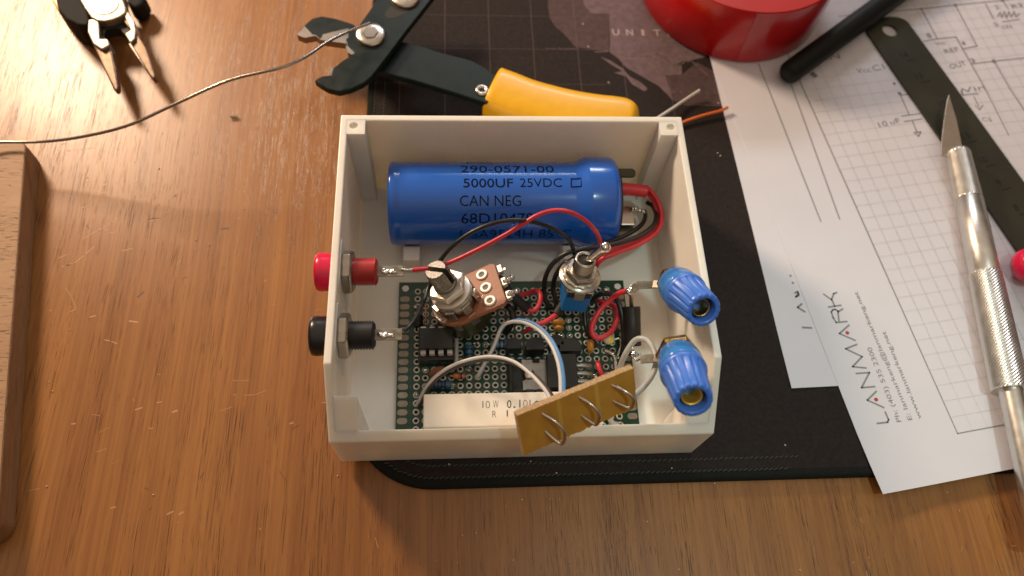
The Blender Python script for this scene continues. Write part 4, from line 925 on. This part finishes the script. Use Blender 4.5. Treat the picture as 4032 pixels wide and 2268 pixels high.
for c_, h_, t_ in stations:
    for k in range(n):
        a_ = 2 * PI * k / n; cx_ = math.copysign(abs(math.cos(a_)) ** .62, math.cos(a_)); sz_ = math.copysign(abs(math.sin(a_)) ** .62, math.sin(a_))
        q = c_ + h_ * cx_; vs.append((q.x, q.y, 7.4 + 6.6 * t_ * sz_))
for i in range(len(stations) - 1):
    for k in range(n): j = (k + 1) % n; fs.append((i * n + k, (i + 1) * n + k, (i + 1) * n + j, i * n + j))
m.add(vs, fs, sm=True); m.add(vs[:n], [tuple(range(n))], sm=True); m.add(vs[-n:], [tuple(reversed(range(n)))], sm=True)
m.build('grip', m_grip, stp_)
# ------------------------------------------------------------------ papers
def uv(C0, u, v): return lambda a, b: (C0[0] + u[0] * a + v[0] * b, C0[1] + u[1] * a + v[1] * b)
vB = Vector((78.8 - 83.5, 54.5 + 73.0)).normalized(); uB = Vector((vB.y, -vB.x)); FB = uv((83.5, -73.0), uB, vB)
vA = Vector((88.7 - 103.25, -9.8 + 105.3)).normalized(); uA = Vector((vA.y, -vA.x)); FA = uv((103.25, -105.3), uA, vA)
def sheet(name, F, z, label):
    t = thing(name, (*F(0, 0), z), label, 'paper', 'loose sheets of graph paper')
    m = MB(); nx, ny = 24, 30; vs = []; fs = []
    for j in range(ny + 1):
        for i in range(nx + 1):
            a, b = 216 * i / nx, 279 * j / ny; x, y = F(a, b)
            vs.append((x, y, z + .10 * math.sin(a * .05 + b * .03) + .1 + (1.3 if z > .1 else .4) * max(0, 1 - (a + b) / 24) ** 2))
    n = len(vs); vs += [(p[0], p[1], p[2] - .09) for p in vs]
    for j in range(ny):
        for i in range(nx):
            k = j * (nx + 1) + i; fs.append((k, k + 1, k + nx + 2, k + nx + 1)); fs.append(tuple(n + q for q in (k, k + nx + 1, k + nx + 2, k + 1)))
    m.add(vs, fs, sm=True)
    def edge(ks):
        for a, b in zip(ks, ks[1:]): m.add([vs[a], vs[b], vs[n + b], vs[n + a]], [(0, 3, 2, 1)])
    edge(list(range(nx + 1))); edge([j * (nx + 1) for j in range(ny + 1)])
    m.build('sheet', m_paper, t); return t
zs = lambda z, F: (lambda x, y: z)
pb = sheet('paper_sheet', FB, .02, 'lower sheet of white paper, mostly covered by the schematic sheet')
pa = sheet('paper_sheet', FA, .19, 'upper white sheet with letterhead and a hand drawn circuit on a grid')
ZPa, ZPb = .44, .28
def Q5(x, y, z=ZPa): p = A(2700 + x / 1.932, 800 + y / 1.932, z); return (p.x, p.y)
def Q1(x, y, z=ZPa): p = A(3400 + x / 4.07, y / 4.07, z); return (p.x, p.y)
def Q2(x, y, z=ZPa): p = A(3400 + x / 4.07, 356 + y / 4.07, z); return (p.x, p.y)
def QL(x, y, z=ZPa): p = A(3200 + x / 2.416, 1100 + y / 2.416, z); return (p.x, p.y)
def Q3(x, y, z=ZPa): p = A(3100 + x / 3.622, 150 + y / 3.622, z); return (p.x, p.y)
mb = MB()
fu, fv = 30.4, 12.8
mb.line([FA(fu, 262), FA(fu, fv), FA(200, fv)], .30, ZPa)
d2 = lambda x, y: tuple(D(x, y, ZPa))[:2]
mb.line([d2(1908, 160), d2(2065, 557)], .28, ZPa); mb.line([d2(1973, 165), d2(2112, 550)], .28, ZPa)
mb.build('ruled_lines', m_inkgrey, pa)
mb = MB()
for i in range(1, 34):
    mb.line([FA(fu + i * 5.05, fv), FA(fu + i * 5.05, 262)], .13, ZPa - .02)
for i in range(1, 50): mb.line([FA(fu, fv + i * 5.05), FA(198, fv + i * 5.05)], .13, ZPa - .025)
mb.build('grid_lines', m_grid, pa)
mb = MB()
for s in ([(615, 1370), (712, 1358), (722, 1335), (690, 1262)], [(675, 1218), (520, 1148), (605, 1065)], [(415, 895), (540, 886), (465, 1030), (590, 1020)], [(508, 843), (380, 830), (470, 735), (315, 660), (420, 618)],
          [(405, 580), (255, 515), (345, 435)], [(325, 400), (225, 410), (195, 365), (178, 310), (190, 290), (215, 284), (240, 300), (250, 395)], [(240, 310), (285, 280)], [(150, 262), (268, 246)], [(210, 255), (180, 190), (200, 135), (228, 124)], [(182, 195), (105, 140)]):
    mb.line([QL(*p) for p in s], .52, ZPa)
def lt(s, bl, br, tr, tl): text_quad(mb, s, *[Vector((*QL(*p), ZPa)) for p in (bl, br, tr, tl)], Vector((0, 0, 0)), 0)
mb.build('letterhead', m_inkgrey, pa)
mb = MB()
lt('Ph: (403) 535 2300', (858, 1350), (572, 640), (515, 652), (800, 1358)); lt('E: lanmarkeng@lanmarkeng.net', (962, 1332), (436, 112), (388, 124), (905, 1342)); lt('www.lanmarkeng.net', (1050, 1318), (702, 488), (652, 500), (1000, 1330))
mb.build('address_lines', m_inkgrey, pa)
mb = MB()
for p in ((603, 1143), (330, 508)): q = QL(*p); mb.disc(q[0], q[1], ZPa, .62, 14)
mb.build('red_dots', m_reddot, pa)
mb = MB()
for s in ([(-400, 260), (0, 215), (930, 140), (1470, 75), (2230, 0), (2700, -60)], [(930, 140), (1180, 615)], [(1470, 75), (1820, 735), (1580, 780)], [(960, 660), (1180, 620), (1480, 590), (1960, 1440), (2330, 2170)], [(1740, 1020), (2090, 975), (2900, 890)], [(2090, 975), (2360, 1440), (2800, 2100)],
          [(1960, 60), (2080, 300)], [(2230, 0), (2320, 140)], [(2145, 260), (2190, 195), (2215, 275), (2260, 185), (2290, 285), (2330, 180), (2365, 270), (2410, 185), (2440, 265), (2500, 215)], [(2225, 345), (2490, 305)]):
    mb.line([Q1(*p) for p in s], .30, ZPa)
for s in ([(580, 50), (600, 85), (730, 385)], [(610, 410), (910, 368)], [(650, 498), (940, 455)], [(790, 500), (860, 680)], [(810, 675), (880, 735), (920, 660), (810, 675)], [(600, 75), (760, 55)], [(1590, 75), (1840, 50)], [(1770, 100), (1850, 260)], [(1790, 240), (1860, 310), (1910, 240)], [(1560, 0), (1590, 75), (1580, -20)]):
    mb.line([Q2(*p) for p in s], .34, ZPa)
for x, y, r in ((930, 140, .55), (1470, 75, .65), (2222, 0, .7), (2090, 978, .85)): q = Q1(x, y); mb.disc(q[0], q[1], ZPa + .01, r, 12)
for x, y, r in ((580, 48, .75),): q = Q2(x, y); mb.disc(q[0], q[1], ZPa + .01, r, 12)
q = Q3(1528, 648); mb.disc(q[0], q[1], ZPa + .01, .6, 12)
def ht(F, s, x0, y0, x1, y1, h):
    a = Vector((*F(x0, y0), ZPa)); b = Vector((*F(x1, y1), ZPa)); n = (b - a).normalized(); up = Vector((-n.y, n.x, 0)) * h
    text_quad(mb, s, a, b, b + up, a + up, Vector((0, 0, .005)), -.008)
ht(Q1, 'OUT', 1410, 1105, 1660, 1040, 2.2); ht(Q1, '3', 1740, 1005, 1800, 990, 2.0); ht(Q1, 'REF', 1320, 855, 1540, 810, 2.0); ht(Q1, 'Vcc', 1175, 725, 1320, 705, 1.6); ht(Q1, '1', 1600, 715, 1640, 705, 1.4)
ht(Q1, '2', 2130, 145, 2180, 135, 2.0); ht(Q1, 'R3', 2400, 130, 2560, 105, 2.0); ht(Q1, '(2)', 2250, 470, 2390, 450, 2.0); ht(Q1, '8', 1040, 610, 1100, 600, 2.4); ht(Q1, '5', 2115, 420, 2165, 412, 2.0)
ht(Q2, '10', 265, 590, 400, 560, 2.2); ht(Q2, 'uF', 450, 545, 600, 510, 2.0); ht(Q2, 'C5', 1910, 490, 2060, 500, 1.8); ht(Q2, 'Vin', 1600, 40, 1960, -20, 2.2)
ht(Q3, 'Vcc', 1005, 500, 1200, 480, 2.3); ht(Q3, 'C1', 1240, 470, 1400, 440, 2.6); ht(Q3, '1', 390, 570, 440, 540, 2.6); ht(Q3, 'IN', 560, 310, 760, 290, 2.4)
mb.build('pencil_schematic', m_pencil, pa)
mb = MB()
for s in ([(890, 945), (957, 948)], [(905, 825), (852, 792), (882, 766)], [(832, 682), (852, 674), (858, 690), (838, 712), (862, 700)]): mb.line([Q5(*p, ZPb) for p in s], .6, ZPb + .02)
for p in ((815, 606), (797, 552)): q = Q5(*p, ZPb); mb.disc(q[0], q[1], ZPb + .02, .4)
mb.build('letterhead', m_inkgrey, pb)
# ------------------------------------------------------------------ tape roll, pen, ruler, knife
tp = thing('tape_roll', (91.4, 90.3, 0), 'roll of glossy red tape lying on the papers behind the box', 'tape roll')
TT = Matrix.Translation((91.4, 90.3, 0)); RT = 35.6; HT = 25
MB().lathe([(RT - .5, .7), (RT, 1.1), (RT, HT - .4), (RT - .4, HT)], 96, TT, caps=False).build('winding', m_tape, tp)
MB().lathe([(RT - .4, HT), (RT - 6, HT + .15), (20.5, HT + .1)], 96, TT, caps=False).build('wound_side', m_tapetop, tp)
MB().lathe([(20.5, HT + .4), (19, HT + .5), (18.6, HT), (18.6, .7)], 64, TT, caps=False).build('core', m_label, tp)
m = MB(); vs = []; fs = []; n = 30
for i in range(n + 1):
    t = math.radians(-96 + 112 * i / n)
    for z in (1.0, HT - .2): vs.append((91.4 + (RT + .18) * math.cos(t), 90.3 + (RT + .18) * math.sin(t), z))
for i in range(n): fs.append((2 * i, 2 * i + 2, 2 * i + 3, 2 * i + 1))
m.add(vs, fs, sm=True); m.build('loose_end', mat('red_tape_lap', (.44, .014, .016), .2, coat=.5), tp)  # lap's duller red has a reflection put into the colour
a, b = D(1990, 180, 5.0), D(2290, -40, 5.2); d_ = (b - a).normalized()
P_ = [a - d_ * .4, a, a + d_ * .6, a + d_ * 1.6, a + d_ * 30, b + d_ * 30]
tag(MB().tube([a + d_ * k for k in (-3.2, -2.9, -2.2, -1.0, .6, 40, 90)], 4.3, 28, raw=True, rfun=lambda t: 4.3).build('black_pen', m_pen, loc=a, bevel=0), 'black round barrelled pen lying across the paper beside the red tape', 'pen')
c0 = A(3505, 119, 1.5); rd = Vector((.281, -.9597, 0)); rx = Vector((.9597, .281, 0))
TR = Matrix(((rx.x, rd.x, 0, c0.x), (rx.y, rd.y, 0, c0.y), (0, 0, 1, 0), (0, 0, 0, 1)))
rul = thing('steel_ruler', tuple(c0), 'dark steel ruler with hole and engraved numbers lying under the knife', 'ruler')
hw = 9.4; out = [(hw, 160), (hw, -1.5)] + [(hw * math.cos(t) * 1.0, -1.5 - 5.2 * math.sin(t)) for t in [PI * i / 16 for i in range(1, 16)]] + [(-hw, -1.5), (-hw, 160)]
n = 24; hr = 3.0; hp = [(hr * math.cos(-2 * PI * k / n), hr * math.sin(-2 * PI * k / n)) for k in range(n)]
poly = out; bm = bmesh.new()
def loop2(pts, z): 
    vs = [bm.verts.new(TR @ Vector((x, y, z))) for x, y in pts]; return vs, [bm.edges.new((vs[i], vs[(i + 1) % len(vs)])) for i in range(len(vs))]
for z in (.62, 1.5):
    _, e1 = loop2(out, z); _, e2 = loop2(hp, z); bmesh.ops.triangle_fill(bm, use_beauty=True, edges=e1 + e2)
for f_ in bm.faces: pass
m = MB(); bm.verts.ensure_lookup_table(); bm.verts.index_update(); m.add([v.co.copy() for v in bm.verts], [[v.index for v in f_.verts] for f_ in bm.faces]); bm.free()
for pts in (out, hp):
    for p, q in zip(pts, pts[1:] + pts[:1]): m.add([(*p, .62), (*q, .62), (*q, 1.5), (*p, 1.5)], [(0, 1, 2, 3)], TR)
m.build('blade', m_rule, rul)
mb = MB()
for s, px, py in (('13', 2312, 192), ('12', 2372, 262), ('11', 2428, 342), ('10', 2473, 402), ('9', 2513, 460), ('8', 2556, 522), ('14', 2275, 138)):
    q = TR.inverted() @ D(px, py, 1.5); w = 2.9 if len(s) == 2 else 1.5
    c = [(q.x - w / 2, q.y + 1.4), (q.x + w / 2, q.y + 1.4), (q.x + w / 2, q.y - 1.4), (q.x - w / 2, q.y - 1.4)]
    text_quad(mb, s, *[TR @ Vector((x, y, 1.5)) for x, y in c], Vector((0, 0, .03)), .02)
    mb.line([tuple((TR @ Vector((q.x - .5, q.y + 3.0, 0))))[:2], tuple((TR @ Vector((q.x + 3.0, q.y + 3.0, 0))))[:2]], .5, 1.53)
mb.build('engraved_numbers', m_engr, rul)
kn = None
K0 = D(2411, 383, 5.6); K1 = D(2513, 850, 6.2); kd = (K1 - K0).normalized(); TK = along(K0, K1)
kn = thing('hobby_knife', tuple(K1), 'aluminium hobby knife with knurled grip and pointed blade resting on the ruler', 'knife')
def KB(x, y): return A(3600 + x / 2.069, 350 + y / 2.069, 5.4)
bl = [KB(*p) for p in [(280, 45), (300, 110), (340, 240), (375, 400), (392, 490), (385, 530), (300, 560), (215, 545), (222, 420), (238, 270), (262, 110)]]
MB().prism([(p.x, p.y) for p in bl], 5.1, 5.6).build('blade', m_blade, kn, bevel=.12)
def knurl(z0, z1, r0, r1, amp, nseg, pitch):
    m = MB(); nz = int((z1 - z0) / pitch); vs = []; fs = []
    for j in range(nz + 1):
        r = r0 + (r1 - r0) * j / nz
        for i in range(nseg):
            t = 2 * PI * i / nseg; q = r + (amp if (i + j) % 2 == 0 else -amp) * (0 if j in (0, nz) else 1)
            vs.append((q * math.cos(t), q * math.sin(t), z0 + (z1 - z0) * j / nz))
    for j in range(nz):
        for i in range(nseg): k = (i + 1) % nseg; fs.append((j * nseg + i, j * nseg + k, (j + 1) * nseg + k, (j + 1) * nseg + i))
    return m.add(vs, fs, TK).add([vs[i] for i in range(nseg)], [tuple(reversed(range(nseg)))], TK).add(vs[-nseg:], [tuple(range(nseg))], TK)
L1 = (D(2440, 503, 5.8) - K0).length; L2 = (D(2475, 690, 6) - K0).length; L3 = (D(2545, 985, 6) - K0).length
knurl(.5, L1, 3.7, 4.3, .07, 56, .42).build('collar', m_alu, kn)
MB().lathe([(3.0, -.6), (3.6, .2), (3.7, .6)], 40, TK).build('collar_nose', m_alu, kn)
MB().lathe([(4.25, L1), (4.45, L1 + .2), (4.5, L2 - .3), (4.3, L2)], 56, TK).build('barrel', m_alu, kn)
knurl(L2, L3, 4.75, 5.1, .10, 56, .50).build('knurled_grip', m_alu, kn)
MB().lathe([(3.4, L3), (3.3, L3 + 1), (3.5, L3 + 45), (3.2, L3 + 46)], 40, TK).build('tail', m_alu, kn)
c = D(2592, 668, 6.6); MB_ = MB().tube([c + Vector((k, k * .1, 0)) for k in (-5.2, -4.9, -4.0, -2.2, 0, 20, 45)], 6, 28, raw=True, rfun=lambda t: 6.0)
# rounded ends for the pen and the red handle
def round_end(o, centre, axis, r, depth):
    for v in o.data.vertices:
        p = v.co / S + Vector(o['_o']); h = (p - centre).dot(axis)
        if h < 0:
            ax_ = centre + axis * h; k = math.sqrt(max(0.0, 1 - (h / depth) ** 2)); v.co = (ax_ + (p - ax_) * max(k, .02) - Vector(o['_o'])) * S
rh = MB_.build('screwdriver_handle', m_red, loc=c); tag(rh, 'rounded red plastic handle end cut off by the right edge of the photo', 'tool handle')
round_end(rh, c, Vector((1, .1, 0)).normalized(), 6, 5.3)
pen = bpy.data.objects['black_pen']; round_end(pen, a + d_ * .0, d_, 4.3, 3.6)
def loose(pts, m_, label):
    P_ = [D(*p) for p in pts]; return tag(MB().tube(P_, .55, 12).build('wire_offcut', m_, loc=P_[0]), label, 'wire offcut', 'wire offcuts behind the box')
loose([(1640, 306, 3), (1690, 274, 2.5), (1725, 250, 2), (1760, 227, 3)], m_wwhite, 'short white wire offcut sticking out behind the right back corner of the box')
loose([(1690, 325, 1), (1720, 307, 1.2), (1770, 290, 1.6), (1808, 280, 1.8), (1831, 270, 2)], m_worange, 'short orange wire offcut lying by the right back corner of the box')
sp = MB(); q = D(578, 293, ZD + .8)
sp.tube([q + Vector((k * .16, .5 * math.cos(k * 1.57), .5 * math.sin(k * 1.57))) for k in range(18)], .14, 6, res=3)
tag(sp.build('tiny_spring', m_steel, loc=q), 'tiny coiled metal shaving lying on bare wood left of the box', 'metal shaving')
